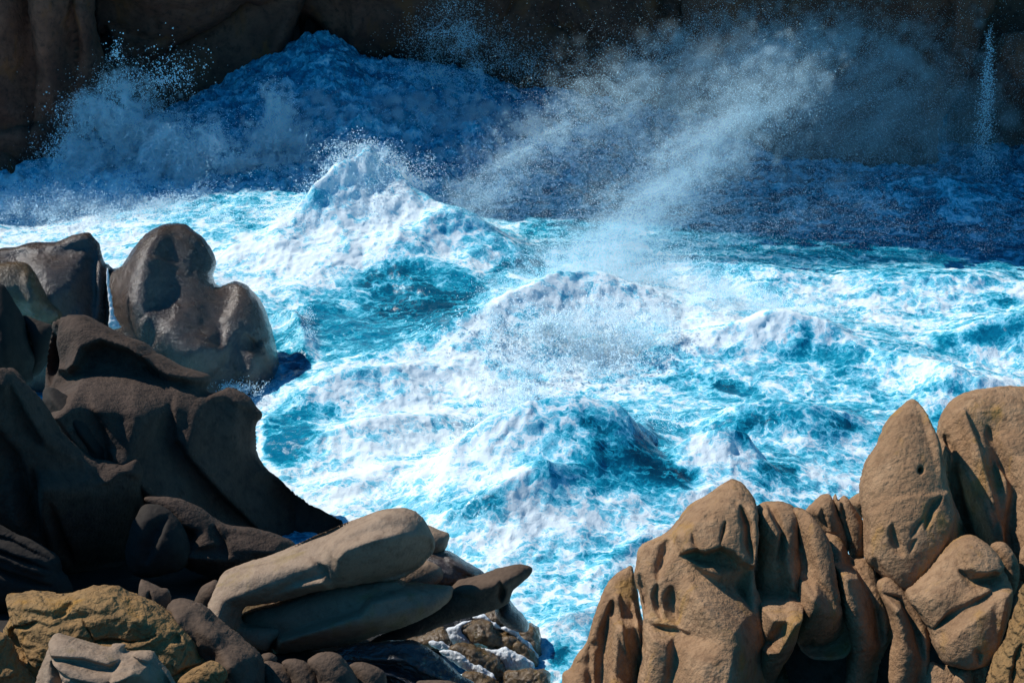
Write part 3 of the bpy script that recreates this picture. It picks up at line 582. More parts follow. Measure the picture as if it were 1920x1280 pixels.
rock('big_rounded_rock', 'big round-topped tan rock with dark vertical flutes at the right picture edge', 'tan', [
    L([(1757,845),(1760,800),(1766,780),(1780,757),(1800,740),(1830,730),(1880,724),(1910,724),(1940,730),(2000,760),(2050,900),(2060,1200),(1900,1200),(1870,1080),(1840,1040),(1812,1010),(1792,965),(1776,912),(1762,865)], 50.9, 1.4,
      [('g',[(1766,812),(1776,850),(1802,940),(1832,1040)],14,0.9),('t',[(1760,820),(1784,850),(1822,920),(1850,1020),(1830,1060),(1760,900)],12,-1.0,-0.6),('p',[(1770,760),(1800,760),(1824,850),(1846,930),(1860,1010),(1850,960),(1828,910),(1800,850)],9,0.3),('g',[(1842,800),(1858,850),(1880,920),(1880,1030)],20,0.6),('t',[(1850,860),(1884,900),(1896,960),(1890,1100),(1850,1060),(1862,980)],14,-0.8,-0.5),('p',[(1880,850),(1940,850),(1940,920),(1916,930),(1900,955),(1890,900)],12,0.3),('t',[(1900,940),(2000,920),(2000,1200),(1890,1200)],14,-0.3,-1.4),('b',1846,800,34,26,0,-0.3),('r',[(1856,970),(1860,1000),(1866,1020)],7,0.25)], gy=-0.5, p=0.42, sp=3.5)], amp=0.08, scale=1.0)
rock('ochre_slope_rock', 'rough yellow-ochre sloping rock in the lower right corner', 'ochre', [
    L([(1836,1400),(1848,1292),(1864,1242),(1888,1190),(1908,1130),(1926,1092),(1990,1080),(2040,1400)], 45.6, 0.9, [('g',[(1906,1200),(1896,1240),(1886,1290)],5,0.3)], sp=3)], amp=0.12, scale=1.8, detail=0.04)
rock('dark_rock_backing', 'dark rock backing put in for the shade in the gap under the tan columns', 'brown', [
    L([(1210,1240),(1300,1180),(1400,1110),(1500,1110),(1560,1060),(1640,1050),(1720,1080),(1800,1050),(1900,1040),(2050,1040),(2080,1500),(1180,1500)], 50.6, 0.8, p=0.35, sp=6)], amp=0.12)  # backing in darker brown than the columns, standing for the shade beneath them

# ------------------------------------------------------------------ cliffs behind the cove
def cliff(name, label, lobes, amp=0.55, scale=0.28):
    rock(name, label, 'cliff', lobes, amp=amp, scale=scale, cat='cliff', detail=0.08)
cliff('fluted_cliff', 'fluted brown cliff face at the upper left above the first plume', [
    L([(-1700,-240),(-1000,-260),(-720,-210),(-580,-330),(-430,-220),(-260,-390),(-130,-280),(20,-500),(80,-470),(160,-640),(162,-300),(166,-60),(174,10),(190,80),(197,115),(194,165),(182,190),(160,260),(110,330),(-20,390),(-200,430),(-1700,460)], 98.8, 3.5,
      [('r',[(100,-160),(108,60),(118,220)],20,1.2),('g',[(60,-140),(75,80),(80,280)],14,1.0),('r',[(20,-160),(30,60),(20,250)],26,1.0),('g',[(140,-140),(150,60),(150,200)],10,0.8),('r',[(165,-160),(172,40),(180,160)],12,0.8),('s',[(130,240),(60,255),(-60,270)],60,0.9,10),('p',[(-60,180),(40,170),(60,230),(20,250),(-60,260)],16,0.5)], p=0.35, sp=9, gy=1.1)])
cliff('cliff_boulder', 'dark rounded boulder at the foot of the cliff on the left picture edge', [
    L([(-60,268),(0,270),(25,276),(40,300),(36,335),(0,352),(-60,356)], 101.0, 1.4, sp=5)], amp=0.15)
cliff('overhanging_cliff', 'overhanging cliff block with a sloping underside at the upper left', [
    L([(130,-640),(200,-760),(260,-1000),(330,-980),(420,-1400),(560,-1380),(740,-1600),(700,-300),(600,-100),(500,0),(462,4),(440,20),(400,52),(350,80),(310,100),(280,118),(255,131),(228,120),(215,84),(200,60),(178,10)], 95.5, 3.0,
      [('p',[(190,-60),(250,5),(285,32),(312,38),(330,20),(380,24),(440,0),(500,-80),(400,-300),(200,-300)],12,0.9),('g',[(300,30),(304,50),(300,66)],3,0.3),('g',[(200,48),(260,70),(330,85)],5,0.5),('r',[(320,38),(310,0),(330,-60)],10,0.4)], p=0.35, sp=7, gy=1.1)])
cliff('cliff_slab', 'smooth dark cliff slab slanting behind the plumes', [
    L([(190,120),(260,110),(350,70),(450,0),(520,-60),(580,-60),(572,0),(556,40),(544,90),(526,135),(500,182),(480,240),(440,330),(180,380)], 107.5, 2.2, [('r',[(560,20),(520,120),(470,220)],20,0.8)], p=0.4, sp=7, gy=1.1)], amp=0.25)
cliff('niche_stone', 'paler stone sitting in the niche of the back cliff', [
    L([(548,66),(562,40),(572,30),(602,44),(616,70),(612,110),(560,110)], 109.5, 1.0, sp=5)], amp=0.12)
cliff('central_cliff', 'dark central cliff undercut above the surging blue water', [
    L([(560,-900),(900,-1250),(1500,-1500),(1560,-200),(1540,0),(1500,200),(1500,420),(1300,420),(1100,300),(1000,215),(960,182),(925,172),(885,152),(850,120),(820,106),(750,110),(700,120),(662,129),(640,120),(626,100),(618,74),(600,50),(576,30),(560,10)], 101, 3.2,
      [('g',[(975,-160),(965,10),(940,56)],9,1.0),('p',[(820,-60),(880,0),(940,48),(990,-20),(1000,-200),(800,-200)],12,0.8),('r',[(690,-140),(670,50),(665,120)],20,0.9),('p',[(560,-60),(640,30),(760,10),(800,-100),(560,-200)],14,0.6),('g',[(1060,-160),(1040,50),(1180,130)],16,1.2),('r',[(1200,-140),(1215,60),(1240,120)],18,1.0),('p',[(1200,-100),(1180,60),(1260,110),(1300,-100)],12,0.8)], p=0.32, sp=9, gy=1.1)])
cliff('great_round_cliff', 'great round-bellied dark cliff behind the windblown spray', [
    L([(1300,-1550),(1880,-1600),(1872,-200),(1864,0),(1852,42),(1832,100),(1814,150),(1794,190),(1768,240),(1760,300),(1780,340),(1850,356),(1900,382),(1880,430),(1700,430),(1560,400),(1490,350),(1400,260),(1330,120),(1280,-50)], 92.5, 3.5,
      [('p',[(1500,-300),(1560,-40),(1610,10),(1660,44),(1725,60),(1760,20),(1770,-300)],10,0.9),('r',[(1772,-160),(1774,60),(1760,150)],28,0.9),('g',[(1750,-120),(1756,80),(1745,180)],12,0.8),('g',[(1790,110),(1800,160),(1780,230)],10,0.6),('r',[(1820,0),(1805,100),(1790,180)],16,0.6),('b',1560,200,90,90,0,0.8)], p=0.35, sp=8, gy=1.1)])
cliff('recessed_cliff', 'black recessed cliff wall behind the thin waterfall at the far right', [
    L([(1780,-1600),(2900,-1600),(2900,460),(1900,400),(1840,380),(1790,340),(1780,200)], 95.5, 2.5, p=0.32, sp=12, gy=1.1)])
cliff('cliff_block', 'squat dark cliff block jutting in at the right picture edge', [
    L([(1866,100),(1874,74),(1892,62),(1960,58),(2300,60),(2300,260),(1990,190),(1930,168),(1898,160),(1878,136)], 98.5, 2.0, p=0.4, sp=6)], amp=0.2)
cliff('back_cliff', 'dark rear wall of the cove closing the gaps between the cliff blocks', [
    L([(-1700,-1450),(-800,-1420),(-300,-1800),(600,-1900),(900,-1800),(2900,-1800),(2900,330),(1800,330),(1000,215),(800,175),(640,165),(520,150),(400,260),(-1700,420)], 102.5, 2.5, p=0.3, sp=16, gy=1.1)])  # unseen top raised to block sun slipping in behind the cliffs
# ------------------------------------------------------------------ shore ground
def build_ground():
    xs = np.arange(-60, 60.1, 0.5); ys = np.arange(20, 66, 0.5)
    X, Y = np.meshgrid(xs, ys)
    e = np.interp(Y, [38, 46, 52, 58, 63], [-1.2, -1.4, -4.0, -8.0, -13.0])
    zl = (0.2 + np.clip(56 - Y, -6, 40) * 0.24) * sstep(1.5, -2.5, X - e) - 5 * (1 - sstep(2.0, -1.0, X - e))
    er = np.interp(Y, [38, 43, 46, 50, 56], [3.0, 4.2, 8, 16, 60])
    zr = (3.0 + np.clip(42 - Y, -6, 20) * 0.3) * sstep(-1.5, 1.5, X - er) - 5 * (1 - sstep(-2, 0.5, X - er))
    Z = np.maximum(np.maximum(zl, zr), -5) + 0.35 * fbm2(X * 0.5, Y * 0.5, 4, 0.5, 3)
    V = np.stack([X, Y, Z], -1).reshape(-1, 3); ny, nx = X.shape
    i = (np.arange(ny - 1)[:, None] * nx + np.arange(nx - 1)).ravel()
    F = np.stack([i, i + 1, i + nx + 1, i + nx], 1)
    o = mesh_obj('ground', V, F, M['dark']); o['kind'] = 'structure'; o['label'] = 'dark bare rock ground of the shore'
build_ground()

# ------------------------------------------------------------------ sea
FX = np.arange(0, 1921, 120); FY = np.arange(300, 1321, 60)
FOAM = np.array([  # foam cover of the sea, by plan position of the surf (rows far to near)
 [.6,.6,.55,.45,.4,.42,.5,.42,.42,.42,.4,.35,.35,.35,.35,.35,.35],   # 300
 [.9,.95,.85,.6,.55,.6,.95,.55,.4,.35,.35,.35,.3,.35,.35,.3,.3],   # 360
 [.85,.9,.8,.6,.7,.97,1,.85,.6,.3,.4,.4,.25,.25,.25,.3,.25], # 420
 [.8,.8,.8,.8,1,1,.9,.5,.65,.6,.7,.5,.35,.3,.25,.25,.2],   # 480
 [.8,.8,.8,.8,.85,.7,.25,.2,.55,1,1,.85,.8,.75,.75,.85,.8], # 540
 [.7,.7,.7,.7,.7,.3,.2,.15,.6,.95,.95,.95,.9,.8,.8,.7,.5],  # 600
 [.5,.5,.5,.5,.25,.4,.8,.9,1,.95,.9,.7,.6,.45,.6,.7,.75],   # 660
 [.5,.5,.5,.6,.75,.8,.85,1,.95,.9,.7,.6,.65,.7,.7,.75,.8],  # 720
 [.5,.5,.5,.6,.35,.7,.9,.95,.85,.5,.45,.65,.35,.35,.6,.6,.7], # 780
 [.5,.5,.5,.6,.15,.75,.9,.9,.85,.4,.1,.7,.55,.6,.65,.7,.7], # 840
 [.6,.6,.6,.6,.6,.85,.85,.8,.95,.45,.3,.9,.55,.8,.7,.7,.7], # 900
 [.6,.6,.6,.6,.6,.8,.7,.4,.95,.8,.75,.8,.7,.7,.7,.7,.7],    # 960
 [.6,.6,.6,.6,.6,.6,.8,.9,.95,.65,.65,.7,.7,.7,.7,.7,.7],   # 1020
 [.6,.6,.6,.6,.6,.6,.6,.7,.8,.65,.8,.7,.7,.7,.7,.7,.7],     # 1080
 [.6,.6,.6,.6,.6,.6,.6,.7,.75,.75,.8,.7,.7,.7,.7,.7,.7],    # 1140
 [.6,.6,.6,.6,.6,.6,.6,.7,.7,.75,.8,.7,.7,.7,.7,.7,.7],     # 1200
 [.6,.6,.6,.6,.6,.6,.6,.7,.6,.45,.8,.7,.7,.7,.7,.7,.7],     # 1260
 [.6,.6,.6,.6,.6,.6,.6,.7,.6,.5,.8,.7,.7,.7,.7,.7,.7]])     # 1320
# crests: points (picture x, y, height in m), width of the steep front, width of the back
WAVES = [
 ([(420,485,.9),(470,462,1.2),(520,440,1.7),(560,405,2.2),(600,365,3.0),(640,318,3.8),(690,296,4.1),(735,318,3.7),(770,350,3.2),(810,372,2.9),(860,395,2.4),(920,440,1.7),(970,468,1.2),(1015,498,.7)], 5.2, 2.6),
 ([(640,690,.4),(760,650,.9),(870,600,1.5),(960,548,2.0),(1050,512,2.3),(1130,512,2.1),(1210,540,1.4),(1290,575,.7)], 3.0, 3.0),
 ([(1180,640,.4),(1260,622,.9),(1340,612,1.3),(1420,600,1.6),(1472,588,1.8),(1530,605,1.5),(1600,640,1.0),(1700,652,.5)], 2.2, 3.0),
 ([(1340,800,.4),(1390,778,1.0),(1440,765,1.3),(1520,768,1.3),(1590,775,1.0),(1640,790,.5)], 1.5, 2.0),
 ([(1190,880,.3),(1240,850,.9),(1290,828,1.6),(1350,812,1.9),(1400,822,1.6),(1430,860,.7)], 2.2, 1.6),
 ([(1580,668,.4),(1640,660,.8),(1710,662,1.1),(1780,678,1.2),(1830,705,.9),(1850,745,.4)], 1.6, 2.0),
 ([(1700,640,.3),(1780,622,.7),(1850,602,1.1),(1930,585,1.4),(2050,570,1.2)], 1.6, 2.4),
 ([(1240,492,.6),(1330,490,.9),(1440,505,1.0),(1540,525,.7)], 2.0, 2.2),
 ([(1560,530,.4),(1660,515,.9),(1770,505,1.1),(1850,510,1.0),(1960,540,.6)], 2.0, 2.2),
 ([(740,920,.4),(800,880,1.0),(860,835,1.8),(930,785,2.5),(1000,755,2.9),(1080,745,3.0),(1140,755,2.6),(1190,800,1.4),(1225,850,.5)], 3.4, 2.4),
 ([(820,1010,.3),(880,960,1.0),(940,910,1.7),(1010,875,2.0),(1080,890,1.4),(1140,920,.7)], 2.4, 2.0),
 ([(520,760,.3),(560,735,.7),(640,700,1.0),(740,690,1.0),(840,700,.6)], 1.4, 2.0),
 ([(540,860,.3),(600,820,.8),(690,790,1.1),(790,780,.8)], 1.3, 1.8),
 ([(560,930,.3),(640,890,.7),(740,860,.8)], 1.2, 1.5),
 ([(1180,960,.4),(1250,930,.8),(1330,915,1.0),(1400,930,.6)], 1.4, 1.6),
 ([(480,590,.5),(530,585,.9),(560,620,.8),(585,670,.5)], .8, 1.0),
 ([(1420,395,.5),(1560,365,1.0),(1700,345,1.4),(1760,335,1.7),(1820,355,1.2),(1930,385,.6)], 2.4, 3.0),
 ([(470,330,1.0),(520,180,3.2),(560,110,4.6),(590,88,5.0),(620,110,4.4),(700,135,3.6),(850,150,3.2),(920,175,2.6),(1000,190,2.2),(1150,230,1.6),(1280,290,.8)], 9.0, 6.0, 1),
 ([(560,215,.6),(640,195,1.6),(720,225,1.4),(800,250,.8)], 1.6, 1.8), ([(700,300,.5),(800,270,1.3),(900,285,1.2),(980,300,.5)], 1.6, 1.8),
 ([(860,210,.6),(940,215,1.2),(1040,250,.7)], 1.5, 1.6), ([(470,300,.5),(560,290,1.1),(640,310,.6)], 1.4, 1.6),
 ([(1100,1100,.2),(1150,1050,.5),(1200,1010,.5)], .9, 1.2),
 ([(1000,1180,.2),(1060,1150,.5),(1110,1140,.4)], .8, 1.0),
]
# strokes: points in the picture, width px, foam value (or None), tone value (or None)
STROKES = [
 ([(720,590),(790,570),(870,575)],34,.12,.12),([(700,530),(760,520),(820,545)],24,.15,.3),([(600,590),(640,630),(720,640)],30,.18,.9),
 ([(560,690),(575,680)],22,.05,.35),([(500,830),(530,840),(560,800)],26,.05,.9),([(880,950),(930,930)],26,.3,.6),  # first stroke paints the wet pinnacle's shadow as dark water
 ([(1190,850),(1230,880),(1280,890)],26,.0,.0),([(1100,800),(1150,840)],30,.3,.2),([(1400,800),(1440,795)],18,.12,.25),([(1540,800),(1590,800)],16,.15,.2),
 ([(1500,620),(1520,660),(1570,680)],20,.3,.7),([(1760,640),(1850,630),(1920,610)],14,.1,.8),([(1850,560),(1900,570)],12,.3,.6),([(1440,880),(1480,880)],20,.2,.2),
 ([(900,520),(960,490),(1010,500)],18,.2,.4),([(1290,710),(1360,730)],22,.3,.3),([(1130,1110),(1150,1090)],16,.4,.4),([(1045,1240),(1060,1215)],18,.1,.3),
 ([(780,460),(870,470),(900,500)],20,.75,None),([(500,470),(600,430),(640,480)],40,.98,None),([(640,330),(700,320),(720,400)],40,1.0,None),
 ([(860,640),(960,570),(1080,540)],30,1.0,None),([(1320,640),(1400,620),(1460,610)],16,.97,None),([(1290,850),(1350,840),(1400,870)],26,.92,None),
 ([(1640,690),(1750,690),(1830,720)],14,.85,None),([(560,720),(660,690),(760,680)],12,.85,None),([(1500,900),(1560,880),(1600,900)],14,.75,None),
 ([(580,640),(600,680),(580,720)],10,.8,None),([(482,770),(488,850),(520,900),(570,945),(640,990)],11,.95,None),([(505,750),(440,770)],10,.95,None),([(1000,1160),(1022,1220),(1034,1290)],10,.9,None),
]
SEA_X = np.concatenate([np.arange(-90, -33, 1.5), np.arange(-33, 33, 0.066), np.arange(33, 91, 1.5)])
SEA_Y = np.concatenate([np.arange(30, 43, 0.5), np.arange(43, 112, 0.088), np.arange(112, 126, 1.0)])

def build_sea():
    X0, Y0 = np.meshgrid(SEA_X, SEA_Y); sh = X0.shape
    x, y = X0.ravel(), Y0.ravel()
    # warp so that crests are ragged
    wx = x + 1.0 * fbm2(x * 0.22, y * 0.22, 4, 0.55, 31); wy = y + 1.2 * fbm2(x * 0.22 + 40, y * 0.22, 4, 0.55, 32)
    z = 0.35 * fbm2(x * 0.10, y * 0.16, 3, 0.5, 5) + 0.20 * fbm2(wx * 0.38, wy * 0.5, 4, 0.55, 6)
    zw = np.zeros_like(z)
    for pts, wf, wb, *soft in WAVES:
        pts = np.array(pts, float); P = at_z(pts[:, 0], pts[:, 1], pts[:, 2])
        lo = P[:, :2].min(0) - 3.2 * max(wf, wb); hi = P[:, :2].max(0) + 3.2 * max(wf, wb)
        mk = np.nonzero((wx > lo[0]) & (wx < hi[0]) & (wy > lo[1]) & (wy < hi[1]))[0]
        best = np.full(len(mk), 1e18); sn = np.zeros(len(mk)); hh = np.zeros(len(mk)); ws = np.zeros(len(mk))
        qx, qy = wx[mk], wy[mk]; n = len(P) - 1
        for i in range(n):
            a, b_ = P[i, :2], P[i + 1, :2]; d = b_ - a; dd = d @ d; dl = math.sqrt(dd)
            t = np.clip(((qx - a[0]) * d[0] + (qy - a[1]) * d[1]) / dd, 0, 1)
            ex, ey = qx - a[0] - t * d[0], qy - a[1] - t * d[1]; q = ex * ex + ey * ey
            best = np.minimum(best, q); wg = (q + 0.03) ** -2.0; ws += wg
            sn += wg * (d[0] * ey - d[1] * ex) / (dl * np.sqrt(q) + 1e-6)
            hh += wg * (P[i, 2] + (P[i + 1, 2] - P[i, 2]) * t)
        dist = np.sqrt(best); sn /= ws; hh /= ws
        f = sstep(0.35, -0.35, sn); wd = wf * f + wb * (1 - f)
        u = dist / wd
        prof = f * np.exp(-np.abs(u) ** 1.25 * 1.05) + (1 - f) * np.exp(-np.abs(u) ** 1.35 * 1.2)
        if soft: prof = np.exp(-u * u * 0.8)
        v = hh * prof * (1 + (0.38 if hh.max() > 3 and not soft else 0.14) * fbm2(x[mk] * 0.36, y[mk] * 0.36, 3, 0.5, 83))
        zw[mk] = np.maximum(zw[mk], v) + 0.25 * np.minimum(zw[mk], v)
    z = z + zw
    z = z + sstep(89, 93, y) * (0.7 * fbm2(wx * 0.35, wy * 0.35, 4, 0.6, 44) + 0.5 * fbm2(wx * 0.9, wy * 0.9, 3, 0.6, 45, True))
    px, py, dep = project(np.stack([x, y, z], -1))
    gx = np.clip(px, 0, 1919); gy = np.clip(py, 300, 1319)
    foam = bil(FOAM, 0, 300, 1, gx, gy) if False else bil(FOAM, 0.0, 0.0, 1.0, gx / 120.0, (gy - 300) / 60.0)
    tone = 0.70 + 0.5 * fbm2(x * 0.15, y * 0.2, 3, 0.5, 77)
    tone = tone - 0.40 * sstep(82, 90, y) * sstep(-2, 8, x) + 0.25 * sstep(88, 94, y) * sstep(4, -4, x)  # puts cliff shade into water colour: darker far right, more turquoise far left
    # ragged plan jitter of the strokes
    jx = px + 34 * fbm2(x * 0.5, y * 0.5, 4, 0.6, 91); jy = py + 16 * fbm2(x * 0.5 + 9, y * 0.5, 4, 0.6, 92)
    for pts, wd, fv, tv in STROKES:
        pa = np.array(pts, float); lo = pa.min(0) - 3 * wd; hi = pa.max(0) + 3 * wd
        mk = np.nonzero((jx > lo[0]) & (jx < hi[0]) & (jy > lo[1]) & (jy < hi[1]))[0]
        if not len(mk): continue
        dd, _, _ = poly_dist(pts, jx[mk], jy[mk] )
        wgt = np.exp(-(dd / wd) ** 2)
        if fv is not None: foam[mk] += (fv - foam[mk]) * wgt
        if tv is not None: tone[mk] += (tv - tone[mk]) * wgt
    foam = np.clip(foam + 0.10 * fbm2(wx * 0.6, wy * 0.8, 4, 0.6, 55), 0, 1.1)
    # froth: lumpy billows where there is foam, small chop elsewhere
    fz = (x > -33) & (x < 33) & (y > 43) & (y < 112)
    xs, ys, fo = x[fz], y[fz], np.clip(foam[fz], 0, 1)
    ax = xs + 0.35 * fbm2(xs * 1.1, ys * 1.1, 3, 0.55, 61); ay = ys + 0.35 * fbm2(xs * 1.1 + 5, ys * 1.1, 3, 0.55, 62)
    bl = 0.40 * fbm2(ax * 0.55, ay * 0.8, 3, 0.5, 63) + 0.15 * fbm2(ax * 1.3, ay * 2.2, 3, 0.6, 64) + 0.05 * (1 - 2.4 * np.abs(noise2(ax * 2.6, ay * 3.4, 65))) + 0.07 * noise2(ax * 5.5, ay * 5.5, 68)
    rd = fbm2(ax * 0.7, ay * 1.2, 4, 0.55, 66, True)
    up = np.clip(1.15 - zw[fz] / 3.2, 0.28, 1.1)
    z[fz] += fo * bl * up * 0.6 + (1 - fo) * 0.10 * rd + 0.03 * noise2(ax * 3.1, ay * 3.6, 67)
    V = np.stack([x, y, z], -1)
    # lean the crests towards the viewer's side and tousle the froth sideways
    V[fz, 0] += fo * 0.10 * noise2(xs * 3.0, ys * 3.0, 70); V[fz, 1] += fo * 0.12 * noise2(xs * 3.0, ys * 3.0, 71) - np.clip(zw[fz], 0, 4) * 0.05
    ny, nx = sh
    i = (np.arange(ny - 1)[:, None] * nx + np.arange(nx - 1)).ravel()
    F = np.stack([i, i + 1, i + nx + 1, i + nx], 1)
    o = mesh_obj('sea', V, F, M['water'], origin=np.zeros(3)); o['kind'] = 'structure'; o['label'] = 'stormy turquoise sea streaked and heaped with white foam'
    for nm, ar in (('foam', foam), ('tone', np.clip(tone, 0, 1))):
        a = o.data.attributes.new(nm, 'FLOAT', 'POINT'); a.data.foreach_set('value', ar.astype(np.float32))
    return V.reshape(ny, nx, 3)
SEA = build_sea()
# ------------------------------------------------------------------ spray: clouds of real droplets
TET = np.array([(1, 1, 1), (1, -1, -1), (-1, 1, -1), (-1, -1, 1)], float) / math.sqrt(3)
TF = np.array([(0, 1, 2), (0, 3, 1), (0, 2, 3), (1, 3, 2)])
def droplets_mesh(name, P, R, label):
    n = len(P)
    q = rng.normal(size=(n, 4)); q /= np.linalg.norm(q, axis=1)[:, None]
    a, b_, c, d = q.T
    Rm = np.stack([np.stack([1 - 2 * (c * c + d * d), 2 * (b_ * c - d * a), 2 * (b_ * d + c * a)], -1),
                   np.stack([2 * (b_ * c + d * a), 1 - 2 * (b_ * b_ + d * d), 2 * (c * d - b_ * a)], -1),
                   np.stack([2 * (b_ * d - c * a), 2 * (c * d + b_ * a), 1 - 2 * (b_ * b_ + c * c)], -1)], 1)
    V = P[:, None, :] + np.einsum('nij,kj->nki', Rm, TET) * (R * 1.35)[:, None, None]
    F = (np.arange(n)[:, None, None] * 4 + TF[None]).reshape(-1, 3)
    o = mesh_obj(name, V.reshape(-1, 3), F, M['spray'])
    o['kind'] = 'stuff'; o['label'] = label; o['category'] = 'sea spray'; o['group'] = 'clouds of sea spray'
    return o


def mist_mat(name, density, aniso=0.2, nscale=1.1, lo=0.40, hi=0.66, wind=None):
    m, nt, nd, lk = new_mat(name); b = NB(nt)
    pos = b.n('ShaderNodeNewGeometry').outputs['Position']
    g = b.n('ShaderNodeAttribute', attribute_name='density').outputs['Fac']
    if wind is not None:      # filaments drawn out along the wind
        wv = np.array(wind, float); ln = np.linalg.norm(wv); wv = tuple(wv / ln)
        dt = b.n('ShaderNodeVectorMath', operation='DOT_PRODUCT'); lk.new(pos, dt.inputs[0]); dt.inputs[1].default_value = wv
        al = b.n('ShaderNodeVectorMath', operation='SCALE'); al.inputs[0].default_value = wv; lk.new(b.math('MULTIPLY', dt.outputs['Value'], -(1 - 1 / ln)), al.inputs['Scale'])
        pos = b.vmath('ADD', pos, al.outputs[0])
    n = b.noise(pos, nscale, 5, 0.66, 0.6)
    d = b.math('MULTIPLY', b.math('MULTIPLY', g, b.smooth(n, lo, hi, 0.06, 1.0)), density)
    v = b.n('ShaderNodeVolumePrincipled'); v.inputs['Color'].default_value = (0.74, 0.93, 1.0, 1)
    v.inputs['Density Attribute'].default_value = ''
    v.inputs['Anisotropy'].default_value = aniso; lk.new(d, v.inputs['Density'])
    o = b.n('ShaderNodeOutputMaterial'); lk.new(v.outputs[0], o.inputs['Volume'])
    return m

def mist_group(mat, voxel):
    ng = bpy.data.node_groups.new('points_to_mist', 'GeometryNodeTree')
    ng.interface.new_socket('Geometry', in_out='INPUT', socket_type='NodeSocketGeometry')
    ng.interface.new_socket('Geometry', in_out='OUTPUT', socket_type='NodeSocketGeometry')
    N = ng.nodes.new; lk = ng.links.new
    gi, go = N('NodeGroupInput'), N('NodeGroupOutput')
    at = N('GeometryNodeInputNamedAttribute'); at.data_type = 'FLOAT'; at.inputs['Name'].default_value = 'puff_radius'
    mp = N('GeometryNodeMeshToPoints'); lk(gi.outputs[0], mp.inputs[0]); lk(at.outputs[0], mp.inputs['Radius'])
    pv = N('GeometryNodePointsToVolume'); pv.resolution_mode = 'VOXEL_SIZE'; pv.inputs['Voxel Size'].default_value = voxel
    pv.inputs['Density'].default_value = 1.0
    lk(mp.outputs[0], pv.inputs['Points']); lk(at.outputs[0], pv.inputs['Radius'])
    sm = N('GeometryNodeSetMaterial'); sm.inputs['Material'].default_value = mat
    lk(pv.outputs[0], sm.inputs[0]); lk(sm.outputs[0], go.inputs[0])
    return ng

def mist(parent, P, R, mat, voxel=0.12):
    me = bpy.data.meshes.new('mist'); org = np.array(parent.location)
    me.vertices.add(len(P)); me.vertices.foreach_set('co', (P - org).astype(np.float32).ravel())
    a = me.attributes.new('puff_radius', 'FLOAT', 'POINT'); a.data.foreach_set('value', R.astype(np.float32)); me.materials.append(mat); me.update()
    o = bpy.data.objects.new('mist', me); COL.objects.link(o); o.parent = parent; o['kind'] = 'stuff'
    md = o.modifiers.new('mist', 'NODES'); md.node_group = mist_group(mat, voxel)
    return o

def fvec(P, oct, seed):
    return np.stack([fbm3(P, oct, 0.55, seed + 100 * k) for k in range(3)], -1)

def spray(label, puffs, N, r, swirl=0.7, sfreq=0.5, clump=0.35, cfreq=0.9, stretch=None, seed=1, tail=0.0, mden=0.0, mn=1300, mr=0.36, rr=(0.26, 0.75), vox=0.13):
    """puffs: (px, py, world distance Y, spread x, spread z, spread y, weight)"""
    pf = np.array(puffs, float); C = at_y(pf[:, 0], pf[:, 1], pf[:, 2])
    wts = pf[:, 6] / pf[:, 6].sum(); k = rng.choice(len(pf), int(N * 1.9), p=wts)
    g = rng.normal(size=(len(k), 3)); g *= np.clip(1 - tail * rng.random(len(k)), 0.1, 1)[:, None]
    P = C[k] + g * np.stack([pf[k, 3], pf[k, 5], pf[k, 4]], 1)
    Q = P * sfreq
    if stretch is not None:
        s = np.array(stretch, float); L_ = np.linalg.norm(s); s = s / L_
        Q = Q - (Q @ s)[:, None] * s * (1 - 1 / L_)
    P = P + swirl * fvec(Q, 4, seed) * 2.2
    Q = P * cfreq
    if stretch is not None: Q = Q - (Q @ s)[:, None] * s * (1 - 1 / L_)
    dn = fbm3(Q, 4, 0.6, seed + 7)
    keep = dn + 0.45 * rng.random(len(P)) > clump - 0.20
    P = P[keep][:N]
    R = r[0] * np.exp(rng.random(len(P)) ** 2.2 * math.log(r[1] / r[0]))
    o = droplets_mesh('sea_spray', P, R, label)
    if mden > 0:
        k = rng.choice(len(pf), mn, p=wts); g = np.clip(rng.normal(size=(mn, 3)), -1.9, 1.9)
        sp = np.stack([pf[k, 3], pf[k, 5], pf[k, 4]], 1)
        C2 = C[k] + g * sp * 0.85
        Q = C2 * sfreq
        if stretch is not None: Q = Q - (Q @ s)[:, None] * s * (1 - 1 / L_)
        C2 = C2 + swirl * fvec(Q, 3, seed) * 1.5
        R2 = np.minimum(sp[:, 0], sp[:, 2]) * mr * (0.55 + 0.6 * rng.random(mn)) * np.clip(1.25 - 0.35 * np.linalg.norm(g, axis=1), 0.35, 1.2)
        R2 = np.clip(R2 * 1.25, *rr)
        mist(o, C2, R2, mist_mat('spray_mist', mden, nscale=1.1) if stretch is None else mist_mat('spray_mist', mden, nscale=1.3, lo=0.36, hi=0.74, wind=stretch), vox)

def line(pts, n, rx, rz, ry, w=None):
    pts = np.array(pts, float); out = []
    seg = np.linalg.norm(np.diff(pts[:, :2], axis=0), axis=1); cum = np.concatenate([[0], np.cumsum(seg)]) / seg.sum()
    for t in np.linspace(0, 1, n):
        q = [np.interp(t, cum, pts[:, i]) for i in range(3)]
        sc = 1 + 0.0 * t
        out.append((*q, rx[0] + (rx[1] - rx[0]) * t, rz[0] + (rz[1] - rz[0]) * t, ry, (w[0] + (w[1] - w[0]) * t) if w else 1.0))
    return out

